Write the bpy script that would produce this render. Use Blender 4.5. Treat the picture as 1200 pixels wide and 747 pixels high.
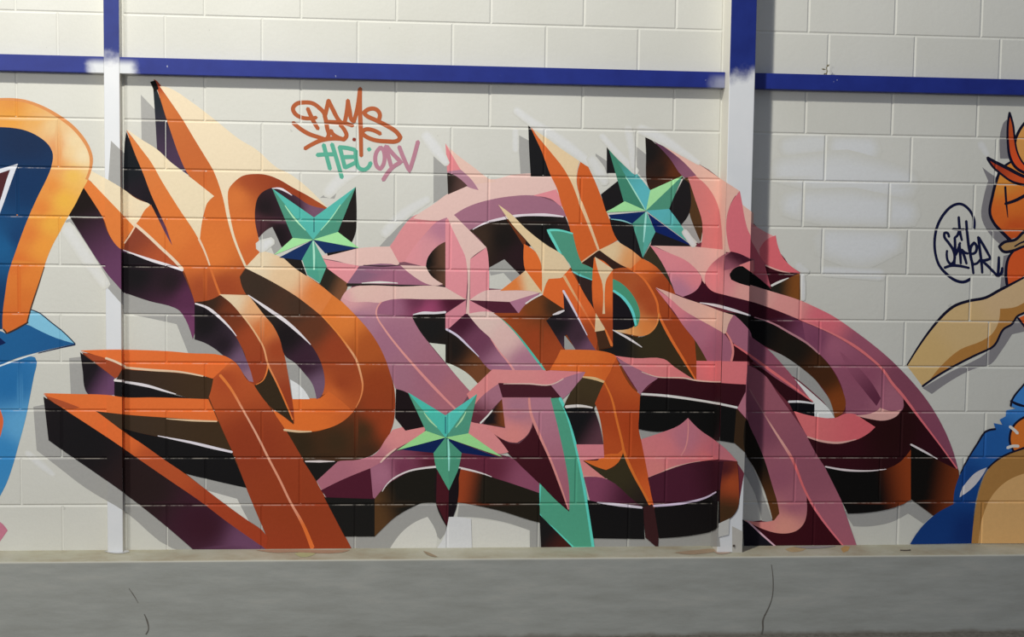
import bpy, bmesh, math, random
from mathutils import Vector, Matrix
from mathutils.geometry import delaunay_2d_cdt

for o in list(bpy.data.objects):
    bpy.data.objects.remove(o)
scene = bpy.context.scene
C = scene.collection

# ------------------------------------------------------------------ camera
# x along the wall, y into the wall (wall face at y = 0), z up, ground at z = 0
ZG = 2.185                                    # height of the reference mortar joint
FPX = 1500.0
CAM = Vector((1.5, -5.5442, -0.4317 + ZG))
RIGHT = Vector((0.9963793649, -0.0837993486, 0.0143467890))
DOWN = Vector((0.0083544676, -0.0714256765, -0.9974109362))
FWD = Vector((0.0846071158, 0.9939195349, -0.0704669712))
cam_data = bpy.data.cameras.new('camera')
cam_data.sensor_fit = 'HORIZONTAL'
cam_data.sensor_width = 36.0
cam_data.lens = FPX / 1200.0 * 36.0
cam = bpy.data.objects.new('camera', cam_data)
C.objects.link(cam)
m3 = Matrix((RIGHT, -DOWN, -FWD)).transposed()
cam.matrix_world = Matrix.Translation(CAM) @ m3.to_4x4()
scene.camera = cam

# ------------------------------------------------------------------ world, lamp, exposure
world = bpy.data.worlds.new('night_ambient')
scene.world = world
world.use_nodes = True
bg = world.node_tree.nodes['Background']
AMB = (0.170, 0.190, 0.245)
bg.inputs['Color'].default_value = (*AMB, 1)
bg.inputs['Strength'].default_value = 1.0

LAMP = Vector((0.36, -2.80, 3.00 + ZG))
LAMP_W = 575.0
LAMP_COL = (1.0, 0.975, 0.90)
ld = bpy.data.lights.new('yard_lamp', 'POINT')
ld.energy = LAMP_W
ld.color = LAMP_COL
ld.shadow_soft_size = 0.11
lo = bpy.data.objects.new('yard_lamp', ld)
lo.location = LAMP
C.objects.link(lo)

LAMP2 = Vector((-2.5, -6.0, 3.0))  # unseen soft fill, added to brighten the rail shadow and the near end
FILL_W = 400.0
ld2 = bpy.data.lights.new('fill_lamp', 'POINT')
ld2.energy = FILL_W
ld2.color = (1.0, 0.98, 0.93)
ld2.shadow_soft_size = 0.45
lo2 = bpy.data.objects.new('fill_lamp', ld2)
lo2.location = LAMP2
C.objects.link(lo2)

vs = scene.view_settings
vs.view_transform = 'Standard'
vs.look = 'None'
vs.exposure = 0.22
vs.gamma = 1.0
vs.use_curve_mapping = False

# ------------------------------------------------------------------ helpers
def lin(c):
    c = c / 255.0
    return c / 12.92 if c <= 0.04045 else ((c + 0.055) / 1.055) ** 2.4

def rgb(r, g, b):
    return (lin(r), lin(g), lin(b), 1.0)

def tag(o, label=None, cat=None, group=None, kind=None):
    if label: o['label'] = label
    if cat: o['category'] = cat
    if group: o['group'] = group
    if kind: o['kind'] = kind
    return o

def empty(name, loc=(0, 0, 0)):
    o = bpy.data.objects.new(name, None)
    o.location = loc
    C.objects.link(o)
    return o

def link(name, me, mat=None, parent=None):
    o = bpy.data.objects.new(name, me)
    if mat is not None and not me.materials:
        me.materials.append(mat)
    C.objects.link(o)
    if parent is not None:
        o.parent = parent
        o.matrix_parent_inverse = Matrix.Translation(-parent.location)
    return o

def obj(name, bm, mat, parent=None, smooth=False):
    me = bpy.data.meshes.new(name)
    bm.normal_update()
    bm.to_mesh(me)
    bm.free()
    if smooth:
        for p in me.polygons:
            p.use_smooth = True
    return link(name, me, mat, parent)

def add_box(bm, x0, x1, y0, y1, z0, z1, bevel=0.0):
    v = [bm.verts.new((x, y, z)) for x in (x0, x1) for y in (y0, y1) for z in (z0, z1)]
    fs = [(0, 1, 3, 2), (4, 6, 7, 5), (0, 4, 5, 1), (2, 3, 7, 6), (0, 2, 6, 4), (1, 5, 7, 3)]
    faces = [bm.faces.new([v[i] for i in f]) for f in fs]
    if bevel:
        es = list({e for f in faces for e in f.edges})
        bmesh.ops.bevel(bm, geom=es, offset=bevel, segments=2, affect='EDGES', profile=0.5)

def add_tube(bm, pts, r, seg=6):
    rings = []
    n = len(pts)
    pts = [Vector(p) for p in pts]
    for i, p in enumerate(pts):
        t = (pts[min(i + 1, n - 1)] - pts[max(i - 1, 0)]).normalized()
        a = t.orthogonal().normalized()
        b = t.cross(a)
        ri = r[i] if isinstance(r, (list, tuple)) else r
        rings.append([bm.verts.new(p + (a * math.cos(2 * math.pi * k / seg) + b * math.sin(2 * math.pi * k / seg)) * ri) for k in range(seg)])
    for i in range(n - 1):
        for k in range(seg):
            bm.faces.new((rings[i][k], rings[i][(k + 1) % seg], rings[i + 1][(k + 1) % seg], rings[i + 1][k]))
    bm.faces.new(rings[0][::-1])
    bm.faces.new(rings[-1])

class NT:
    """small node-tree writer"""
    def __init__(self, name, rough=0.7, spec=0.3):
        self.m = bpy.data.materials.new(name)
        self.m.use_nodes = True
        self.t = self.m.node_tree
        self.b = self.t.nodes['Principled BSDF']
        self.b.inputs['Roughness'].default_value = rough
        self.b.inputs['Specular IOR Level'].default_value = spec
    def n(self, typ, **kw):
        nd = self.t.nodes.new(typ)
        for k, v in kw.items():
            setattr(nd, k, v)
        return nd
    def l(self, a, b):
        self.t.links.new(a, b)
    def pos(self):
        return self.n('ShaderNodeNewGeometry').outputs['Position']
    def noise(self, scale, detail=4, rough=0.6, vec=None):
        nd = self.n('ShaderNodeTexNoise')
        nd.inputs['Scale'].default_value = scale
        nd.inputs['Detail'].default_value = detail
        nd.inputs['Roughness'].default_value = rough
        self.l(vec if vec is not None else self.pos(), nd.inputs['Vector'])
        return nd.outputs['Fac']
    def ramp(self, fac, stops):
        nd = self.n('ShaderNodeValToRGB')
        cr = nd.color_ramp
        while len(cr.elements) < len(stops):
            cr.elements.new(0.5)
        for e, (p, c) in zip(cr.elements, stops):
            e.position = p
            e.color = c
        self.l(fac, nd.inputs['Fac'])
        return nd.outputs['Color']
    def mix(self, fac, a, b, mode='MIX'):
        nd = self.n('ShaderNodeMix', data_type='RGBA', blend_type=mode)
        for s, v in ((nd.inputs[0], fac), (nd.inputs[6], a), (nd.inputs[7], b)):
            if hasattr(v, 'is_linked') or isinstance(v, bpy.types.NodeSocket):
                self.l(v, s)
            else:
                s.default_value = v
        return nd.outputs[2]
    def math(self, op, a, b=None, c=None, clamp=False):
        nd = self.n('ShaderNodeMath', operation=op, use_clamp=clamp)
        for i, v in enumerate((a, b, c)):
            if v is None:
                continue
            if isinstance(v, bpy.types.NodeSocket):
                self.l(v, nd.inputs[i])
            else:
                nd.inputs[i].default_value = v
        return nd.outputs[0]
    def xyz(self):
        nd = self.n('ShaderNodeSeparateXYZ')
        self.l(self.pos(), nd.inputs[0])
        return nd.outputs
    def step(self, v, a, b):
        nd = self.n('ShaderNodeMapRange', interpolation_type='SMOOTHSTEP')
        self.l(v, nd.inputs['Value'])
        nd.inputs['From Min'].default_value = a
        nd.inputs['From Max'].default_value = b
        return nd.outputs[0]
    def bump(self, h, strength=0.3, dist=0.002):
        nd = self.n('ShaderNodeBump')
        nd.inputs['Strength'].default_value = strength
        nd.inputs['Distance'].default_value = dist
        self.l(h, nd.inputs['Height'])
        self.l(nd.outputs[0], self.b.inputs['Normal'])
    def color(self, s):
        if isinstance(s, bpy.types.NodeSocket):
            self.l(s, self.b.inputs['Base Color'])
        else:
            self.b.inputs['Base Color'].default_value = s
        return self.m

# ------------------------------------------------------------------ materials
WALL_ALB = (0.690, 0.685, 0.622)
def mat_block():
    t = NT('painted_block', 0.75, 0.25)
    big = t.noise(1.3, 3)
    fine = t.noise(90, 6, 0.7)
    pit = t.noise(38, 2, 0.5)
    c = t.ramp(big, [(0.3, (0.67, 0.665, 0.595, 1)), (0.7, (0.73, 0.725, 0.665, 1))])
    info = t.n('ShaderNodeObjectInfo').outputs['Random']
    v = t.math('MULTIPLY_ADD', info, 0.05, 0.955)
    f = t.math('MULTIPLY_ADD', fine, 0.10, 0.945)
    vv = t.math('MULTIPLY', v, f)
    cc = t.n('ShaderNodeCombineColor')
    for i in range(3):
        t.l(vv, cc.inputs[i])
    c = t.mix(1.0, c, cc.outputs[0], 'MULTIPLY')
    spots = t.math('GREATER_THAN', t.noise(24, 2, 0.5), 0.765)
    c = t.mix(t.math('MULTIPLY', spots, 0.25), c, (0.30, 0.29, 0.25, 1))
    h = t.math('ADD', t.math('MULTIPLY', fine, 0.5), t.math('MULTIPLY', pit, 0.8))
    t.bump(h, 0.35, 0.0022)
    return t.color(c)

def mat_mortar():
    t = NT('painted_mortar', 0.8, 0.2)
    c = t.ramp(t.noise(6, 4), [(0.3, (0.72, 0.715, 0.65, 1)), (0.7, (0.78, 0.775, 0.71, 1))])
    t.bump(t.noise(60, 4), 0.4, 0.002)
    return t.color(c)

X1L, X1R, P1 = 0.252, 0.3165, 0.047          # narrow column between first and second panel
X2L, X2R, P2 = 2.878, 2.990, 0.118           # wide column between second and third panel
BZ0, BZ1, PB = 0.187 + ZG, 0.255 + ZG, 0.045 # blue steel rail

def mat_column(edge_z):
    t = NT('column_paint', 0.45, 0.4)
    x, y, z = t.xyz()
    w = t.math('ADD', z, t.math('MULTIPLY', t.math('SUBTRACT', t.noise(14, 3), 0.5), 0.10))
    w = t.math('ADD', w, t.math('MULTIPLY', x, -0.18))
    k = t.step(w, edge_z - 0.035, edge_z + 0.045)
    white = t.ramp(t.noise(5, 3), [(0.3, (0.74, 0.76, 0.78, 1)), (0.7, (0.80, 0.81, 0.82, 1))])
    blue = t.ramp(t.noise(9, 3), [(0.3, (0.006, 0.017, 0.165, 1)), (0.7, (0.010, 0.026, 0.21, 1))])
    t.bump(t.noise(70, 3), 0.15, 0.001)
    g = t.n('ShaderNodeSeparateXYZ')
    t.l(t.n('ShaderNodeNewGeometry').outputs['Normal'], g.inputs[0])
    flank = t.math('GREATER_THAN', t.math('ABSOLUTE', g.outputs[0]), 0.6)
    return t.color(t.mix(flank, t.mix(k, white, blue), (0.70, 0.68, 0.60, 1)))

def mat_beam():
    t = NT('rail_paint', 0.5, 0.4)
    x, y, z = t.xyz()
    blue = t.ramp(t.noise(8, 4), [(0.3, (0.006, 0.017, 0.185, 1)), (0.7, (0.010, 0.026, 0.240, 1))])
    # white overspray around the two columns
    n = t.math('MULTIPLY', t.math('SUBTRACT', t.noise(18, 3), 0.5), 0.05)
    d1 = t.math('ADD', t.math('ABSOLUTE', t.math('SUBTRACT', x, 0.285)), n)
    d2 = t.math('ADD', t.math('ABSOLUTE', t.math('SUBTRACT', x, 2.88)), n)
    low = t.step(z, BZ1 - 0.002, BZ0 + 0.028)
    k1 = t.math('MULTIPLY', t.step(d1, 0.115, 0.065), low)
    k2 = t.math('MULTIPLY', t.math('MULTIPLY', t.step(d2, 0.085, 0.03), low), 0.35)
    k = t.math('MAXIMUM', k1, k2)
    chips = t.math('GREATER_THAN', t.noise(33, 2, 0.4), 0.785)
    k = t.math('MAXIMUM', k, t.math('MULTIPLY', chips, 0.45))
    t.bump(t.noise(50, 3), 0.15, 0.001)
    return t.color(t.mix(k, blue, (0.72, 0.74, 0.76, 1)))

def mat_plinth():
    t = NT('plinth_concrete', 0.8, 0.25)
    g = t.n('ShaderNodeNewGeometry')
    nz = t.n('ShaderNodeSeparateXYZ')
    t.l(g.outputs['Normal'], nz.inputs[0])
    top = t.step(nz.outputs[2], 0.35, 0.75)
    x, y, z = t.xyz()
    sc = t.n('ShaderNodeVectorMath', operation='MULTIPLY')
    t.l(t.pos(), sc.inputs[0])
    sc.inputs[1].default_value = (1.2, 1.0, 6.0)
    streak = t.noise(3.5, 5, 0.6, sc.outputs[0])
    front = t.ramp(streak, [(0.25, (0.31, 0.315, 0.285, 1)), (0.55, (0.365, 0.375, 0.345, 1)), (0.8, (0.42, 0.42, 0.38, 1))])
    topc = t.ramp(t.noise(5, 5), [(0.25, (0.33, 0.27, 0.18, 1)), (0.5, (0.42, 0.40, 0.30, 1)), (0.75, (0.50, 0.49, 0.40, 1))])
    c = t.mix(top, front, topc)
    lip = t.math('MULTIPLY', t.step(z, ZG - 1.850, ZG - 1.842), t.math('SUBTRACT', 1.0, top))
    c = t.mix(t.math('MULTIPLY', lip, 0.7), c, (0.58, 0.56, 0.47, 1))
    grime = t.step(t.math('ADD', z, t.math('MULTIPLY', t.noise(7, 4), 0.05)), 0.045, 0.02)
    c = t.mix(t.math('MULTIPLY', grime, 0.6), c, (0.13, 0.10, 0.07, 1))
    t.bump(t.math('ADD', streak, t.math('MULTIPLY', t.noise(45, 5), 0.4)), 0.35, 0.004)
    return t.color(c)

def mat_floor():
    t = NT('asphalt', 0.9, 0.2)
    c = t.ramp(t.noise(40, 6, 0.7), [(0.3, (0.10, 0.09, 0.075, 1)), (0.7, (0.20, 0.185, 0.16, 1))])
    t.bump(t.noise(120, 4), 0.5, 0.004)
    return t.color(c)

M_BLOCK, M_MORTAR = mat_block(), mat_mortar()
M_PLINTH, M_FLOOR, M_BEAM = mat_plinth(), mat_floor(), mat_beam()

# ------------------------------------------------------------------ the wall: three panels of painted concrete block
PITCH_Z = 0.2053
Z_BASE = -1.838
XW0, XW1 = -1.55, 6.2
ROWS = []                                     # (z0, z1, key) from below, in reference-joint coordinates
ROWS.append((Z_BASE - 0.012, -8 * PITCH_Z, 8))
for k in range(7, -1, -1):
    ROWS.append((-(k + 1) * PITCH_Z, -k * PITCH_Z, k))
ROWS.append((0.0, 0.2053, -1))
ROWS.append((0.2353, 0.4385, -2))
ROWS.append((0.4385, 0.643, -3))
ROWS.append((0.643, 0.848, -4))
PANELS = [(XW0, X1L - 0.003, {0: 0.055, 1: -0.115}, 0.402),
          (X1R + 0.004, X2L - 0.003, {0: 0.494, 1: 0.657}, 0.4020),
          (X2R + 0.003, XW1, {0: 3.347, 1: 3.254}, 0.3905)]

def row_joints(panel, key):
    x0, x1, off, pitch = panel
    o = off[abs(key) % 2]
    n0 = math.ceil((x0 - o) / pitch - 1e-6)
    xs = []
    n = n0
    while o + n * pitch < x1:
        x = o + n * pitch
        if x - x0 > 0.05 and x1 - x > 0.05:
            xs.append(x)
        n += 1
    return xs

GAP, CH, DEP = 0.0012, 0.0068, 0.0032           # joint half gap, chamfer end, chamfer depth
bm = bmesh.new()
add_box(bm, XW0, XW1, DEP - 0.0004, 0.19, Z_BASE + ZG - 0.02, 0.848 + ZG)
wall = obj('wall_back', bm, M_MORTAR)
tag(wall, 'white painted concrete block wall covered with graffiti', 'wall', kind='structure')

block_cache = {}
def block_mesh(w, h):
    key = (round(w, 4), round(h, 4))
    if key in block_cache:
        return block_cache[key]
    bm = bmesh.new()
    a, b = w / 2 - GAP, h / 2 - GAP
    c, d = w / 2 - CH, h / 2 - CH
    f = [bm.verts.new(p) for p in ((-c, 0, -d), (c, 0, -d), (c, 0, d), (-c, 0, d))]
    e = [bm.verts.new(p) for p in ((-a, DEP, -b), (a, DEP, -b), (a, DEP, b), (-a, DEP, b))]
    g = [bm.verts.new(p) for p in ((-a, 0.10, -b), (a, 0.10, -b), (a, 0.10, b), (-a, 0.10, b))]
    bm.faces.new(f)
    for i in range(4):
        j = (i + 1) % 4
        bm.faces.new((e[i], e[j], f[j], f[i]))
        bm.faces.new((g[i], g[j], e[j], e[i]))
    bm.faces.new(g[::-1])
    me = bpy.data.meshes.new('block')
    bm.normal_update()
    bm.to_mesh(me)
    bm.free()
    me.materials.append(M_BLOCK)
    block_cache[key] = me
    return me

for panel in PANELS:
    for z0, z1, key in ROWS:
        xs = [panel[0]] + row_joints(panel, key) + [panel[1]]
        for xa, xb in zip(xs[:-1], xs[1:]):
            o = link('block', block_mesh(xb - xa, z1 - z0), None, wall)
            o.location = ((xa + xb) / 2, 0, (z0 + z1) / 2 + ZG)

# ------------------------------------------------------------------ plinth, ground, steel frame
LEDGE = 0.185
bm = bmesh.new()
add_box(bm, XW0 - 0.3, XW1 + 0.3, -LEDGE, 0.19, -0.05, Z_BASE + ZG, bevel=0.006)
plinth = obj('trim_1', bm, M_PLINTH)
tag(plinth, 'grey concrete plinth with a sandy ledge along the foot of the wall', 'plinth', kind='structure')
bm = bmesh.new()
add_box(bm, -9, 13, -12, 0.19, -0.10, 0.0)
tag(obj('floor', bm, M_FLOOR), 'dark asphalt yard in front of the plinth', 'floor', kind='structure')

def column(x0, x1, p, edge, label):
    bm = bmesh.new()
    add_box(bm, x0, x1, -p, 0.12, Z_BASE + ZG, 0.848 + ZG, bevel=0.003)
    o = obj('steel_column', bm, mat_column(edge))
    return tag(o, label, 'column', 'steel columns between wall panels', 'structure')
col1 = column(X1L, X1R, P1, BZ1 - 0.015 + 0.0 - 0.18 * 0.285, 'narrow steel column, blue above the rail and white below, beside yellow-orange graffiti')
col2 = column(X2L, X2R, P2, BZ0 + 0.045 - 0.18 * 2.93, 'wide steel column, blue above the rail and white below, painted over with pink graffiti')

def beam(x0, x1, label):
    bm = bmesh.new()
    add_box(bm, x0, x1, -PB, 0.06, BZ0, BZ1, bevel=0.002)
    o = obj('steel_rail', bm, M_BEAM)
    return tag(o, label, 'rail', 'blue steel rails', 'structure')
beam(XW0, X1L, 'short blue steel rail above the yellow-orange graffiti at the narrow column')
beam(X1R, X2L, 'long blue steel rail between the narrow and the wide column')
beam(X2R, XW1, 'blue steel rail above the dark signature and the painted figure')

# ------------------------------------------------------------------ spray paint: thin films that follow the block relief
# Outlines are given in photograph pixels and carried onto the wall plane / column faces, where they are stored as
# real wall coordinates.
def ray(px, py):
    return RIGHT * (px - 600.0) + DOWN * (py - 373.5) + FWD * FPX

def on_y(px, py, y):
    d = ray(px, py)
    t = (y - CAM.y) / d.y
    return CAM + d * t

def to_px(P):
    v = P - CAM
    z = v.dot(FWD)
    return (600.0 + FPX * v.dot(RIGHT) / z, 373.5 + FPX * v.dot(DOWN) / z)

def lamp_term(P, L, W):
    v = L - P
    d2 = v.length_squared
    return W * max(0.0, -v.y) / math.sqrt(d2) / d2 / (4 * math.pi ** 2)

def light_at(px, py):
    """irradiance of the bare wall at a point, used to turn seen paint colours into paint reflectance"""
    P = on_y(px, py, 0.0)
    a = lamp_term(P, LAMP, LAMP_W)
    b = lamp_term(P, LAMP2, FILL_W)
    g = 2 ** vs.exposure
    return [g * (a * LAMP_COL[i] + b * (1.0, 0.98, 0.93)[i] + 0.62 * AMB[i]) for i in range(3)]

def paint(c, px, py):
    e = light_at(px, py)
    v = [lin(k) for k in c]
    lum = 0.3 * v[0] + 0.6 * v[1] + 0.1 * v[2]
    k = 0.84 + 0.16 * min(1.0, max(0.0, (lum - 0.2) / 0.25))
    k *= 1.0 - 0.10 * min(1.0, max(0.0, (px - 850.0) / 250.0))      # far-end vignette darkened into the paint; eye-matched colours ran light here
    a = [max(0.003, k * v[i] / e[i] - 0.004) for i in range(3)]
    g = 0.3 * a[0] + 0.6 * a[1] + 0.1 * a[2]
    a = [q * 0.95 + g * 0.05 for q in a]
    m = max(a)
    if m > 0.86:
        a = [q * 0.86 / m for q in a]
    return tuple(a)

def mat_paint():
    t = NT('spray_paint', 0.65, 0.12)
    at = t.n('ShaderNodeAttribute')
    at.attribute_name = 'Col'
    n = t.math('MULTIPLY_ADD', t.noise(75, 5, 0.7), 0.16, 0.92)
    cc = t.n('ShaderNodeCombineColor')
    for i in range(3):
        t.l(n, cc.inputs[i])
    c = t.mix(1.0, at.outputs['Color'], cc.outputs[0], 'MULTIPLY')
    x, y, z = t.xyz()
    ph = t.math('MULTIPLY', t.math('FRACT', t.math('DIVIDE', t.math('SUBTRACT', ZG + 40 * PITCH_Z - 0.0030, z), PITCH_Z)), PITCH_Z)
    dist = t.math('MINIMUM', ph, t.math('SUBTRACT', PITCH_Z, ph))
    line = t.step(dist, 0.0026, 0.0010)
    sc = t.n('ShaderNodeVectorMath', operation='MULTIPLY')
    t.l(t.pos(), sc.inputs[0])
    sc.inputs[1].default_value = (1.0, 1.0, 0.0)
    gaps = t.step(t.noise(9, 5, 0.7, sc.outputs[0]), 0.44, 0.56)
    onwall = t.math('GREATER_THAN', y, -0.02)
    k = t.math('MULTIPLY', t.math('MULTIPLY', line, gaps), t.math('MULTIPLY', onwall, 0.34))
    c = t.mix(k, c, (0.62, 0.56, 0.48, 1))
    h = t.math('ADD', t.math('MULTIPLY', t.noise(90, 6, 0.7), 0.5), t.math('MULTIPLY', t.noise(38, 2, 0.5), 0.8))
    t.bump(h, 0.30, 0.0020)
    return t.color(c)
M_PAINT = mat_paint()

# pixel-space lines of the joints and column edges
JZ = [-(k) * PITCH_Z for k in range(0, 9)]
H_SEGS, V_SEGS = [], []                        # wall-plane segments ((x0,z0),(x1,z1))
for zj in JZ:
    for d in (-CH, -GAP, GAP, CH):
        H_SEGS.append(((XW0, zj + d), (XW1, zj + d)))
for panel in PANELS:
    for z0, z1, key in ROWS:
        if key < -1:
            continue
        for xj in row_joints(panel, key):
            for d in (-CH, -GAP, GAP, CH):
                V_SEGS.append(((xj + d, z0), (xj + d, z1)))
def seg_px(s):
    return tuple(to_px(Vector((p[0], 0.0, p[1] + ZG))) for p in s)
JOINT_PX = [seg_px(s) for s in H_SEGS + V_SEGS]
def vline(x, y):
    return (to_px(Vector((x, y, Z_BASE + ZG - 0.1))), to_px(Vector((x, y, 0.5 + ZG))))
COL_PX = [vline(X1L, -P1), vline(X1R, -P1), vline(X1R, 0.0), vline(X2L, 0.0), vline(X2L, -P2), vline(X2R, -P2)]

def wall_depth(x, z):
    z -= ZG
    d = min(abs(z - zj) for zj in JZ)
    for panel in PANELS:
        if panel[0] <= x <= panel[1]:
            for z0, z1, key in ROWS:
                if z0 <= z <= z1:
                    for xj in ROWJ[(id(panel), key)]:
                        d = min(d, abs(x - xj))
                    break
            break
    if d >= CH:
        return 0.0
    if d <= GAP:
        return DEP
    return DEP * (CH - d) / (CH - GAP)
ROWJ = {(id(p), key): row_joints(p, key) for p in PANELS for _, _, key in ROWS}

def region(px, py):
    x = on_y(px, py, -P1).x
    if X1L <= x <= X1R:
        return 1
    if x > X1R and on_y(px, py, 0.0).x < X1R:
        return 6
    xf = on_y(px, py, -P2).x
    if X2L <= xf <= X2R:
        return 2
    if on_y(px, py, 0.0).x > X2L and xf < X2L:
        return 3
    return 0

def place(px, py, reg, off):
    if reg == 1:
        return on_y(px, py, -P1 - off)
    if reg == 2:
        return on_y(px, py, -P2 - off)
    if reg in (3, 6):
        d = ray(px, py)
        t = ((X2L - off if reg == 3 else X1R + off) - CAM.x) / d.x
        P = CAM + d * t
        P.y = min(max(P.y, -(P2 if reg == 3 else P1)), 0.0)
        return P
    P = on_y(px, py, 0.0)
    P.y = wall_depth(P.x, P.z) - off
    return P

def smooth_path(pts, closed=True, corner=38.0, sub=4):
    n = len(pts)
    if n < 3:
        return list(pts)
    V = [Vector(p) for p in pts]
    def tangent(i):
        if not closed and (i == 0 or i == n - 1):
            return None
        a = V[i] - V[i - 1]
        b = V[(i + 1) % n] - V[i]
        if a.length < 1e-6 or b.length < 1e-6:
            return None
        ang = abs(math.degrees(a.angle_signed(b)))
        if ang > corner:
            return None
        return (a.normalized() + b.normalized()).normalized()
    T = [tangent(i) for i in range(n)]
    out = []
    rng = range(n if closed else n - 1)
    for i in rng:
        j = (i + 1) % n
        p, q = V[i], V[j]
        L = (q - p).length
        d = (q - p)
        out.append(tuple(p))
        if (T[i] is None and T[j] is None) or L < 3:
            continue
        t0 = T[i] * L if T[i] is not None else d
        t1 = T[j] * L if T[j] is not None else d
        if T[i] is None:
            t0 = d * 1.5 - t1 * 0.5
        if T[j] is None:
            t1 = d * 1.5 - t0 * 0.5
        for k in range(1, sub):
            s = k / sub
            h0 = 2 * s ** 3 - 3 * s ** 2 + 1
            h1 = s ** 3 - 2 * s ** 2 + s
            h2 = -2 * s ** 3 + 3 * s ** 2
            h3 = s ** 3 - s ** 2
            out.append(tuple(p * h0 + t0 * h1 + q * h2 + t1 * h3))
    if not closed:
        out.append(tuple(V[-1]))
    return out

def inside(poly, x, y):
    c = False
    n = len(poly)
    j = n - 1
    for i in range(n):
        xi, yi = poly[i]
        xj, yj = poly[j]
        if (yi > y) != (yj > y) and x < (xj - xi) * (y - yi) / (yj - yi) + xi:
            c = not c
        j = i
    return c

CELL = 2.5
LAYER = {}                                     # highest film so far in each small patch of wall
def layer_for(polys):
    cells = set()
    for poly in polys:
        n = len(poly)
        rows = {}
        for i in range(n):
            (xa, ya), (xb, yb) = poly[i], poly[(i + 1) % n]
            m = max(1, int(max(abs(xb - xa), abs(yb - ya)) / (CELL * 0.45)))
            for k in range(m + 1):
                x, y = xa + (xb - xa) * k / m, ya + (yb - ya) * k / m
                cells.add((int(x // CELL), int(y // CELL)))
        y0 = int(min(p[1] for p in poly) // CELL); y1 = int(max(p[1] for p in poly) // CELL)
        for r in range(y0, y1 + 1):
            yc = (r + 0.5) * CELL
            xs = sorted((xb - xa) * (yc - ya) / (yb - ya) + xa for (xa, ya), (xb, yb) in zip(poly, poly[1:] + poly[:1]) if (ya > yc) != (yb > yc))
            for u, v in zip(xs[0::2], xs[1::2]):
                for c in range(int(u // CELL), int(v // CELL) + 1):
                    cells.add((c, r))
    L = 1 + max((LAYER.get(c, -1) for c in cells), default=-1)
    for c in cells:
        LAYER[c] = L
    return L

def colour_fn(col, poly):
    """col: one (r,g,b), or [(x, y, (r,g,b)), ...] spray fades between those points"""
    if isinstance(col, tuple) and max(col) <= 1.0:      # reflectance given directly
        return lambda x, y: col
    if not isinstance(col, list):
        cx = sum(p[0] for p in poly) / len(poly)
        cy = sum(p[1] for p in poly) / len(poly)
        c = paint(col, cx, cy)
        return lambda x, y: c
    pts = [(x, y, paint(c, x, y)) for x, y, c in col]
    if len(pts) == 2:
        (x0, y0, a), (x1, y1, b) = pts
        dx, dy = x1 - x0, y1 - y0
        q = dx * dx + dy * dy
        def f(x, y):
            s = min(1.0, max(0.0, ((x - x0) * dx + (y - y0) * dy) / q))
            s = s * s * (3 - 2 * s)
            return tuple(a[i] * (1 - s) + b[i] * s for i in range(3))
        return f
    def f(x, y):
        ws = [1.0 / ((x - px) ** 2 + (y - py) ** 2 + 40.0) ** 1.5 for px, py, _ in pts]
        W = sum(ws)
        return tuple(sum(w * p[2][i] for w, p in zip(ws, pts)) / W for i in range(3))
    return f

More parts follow.
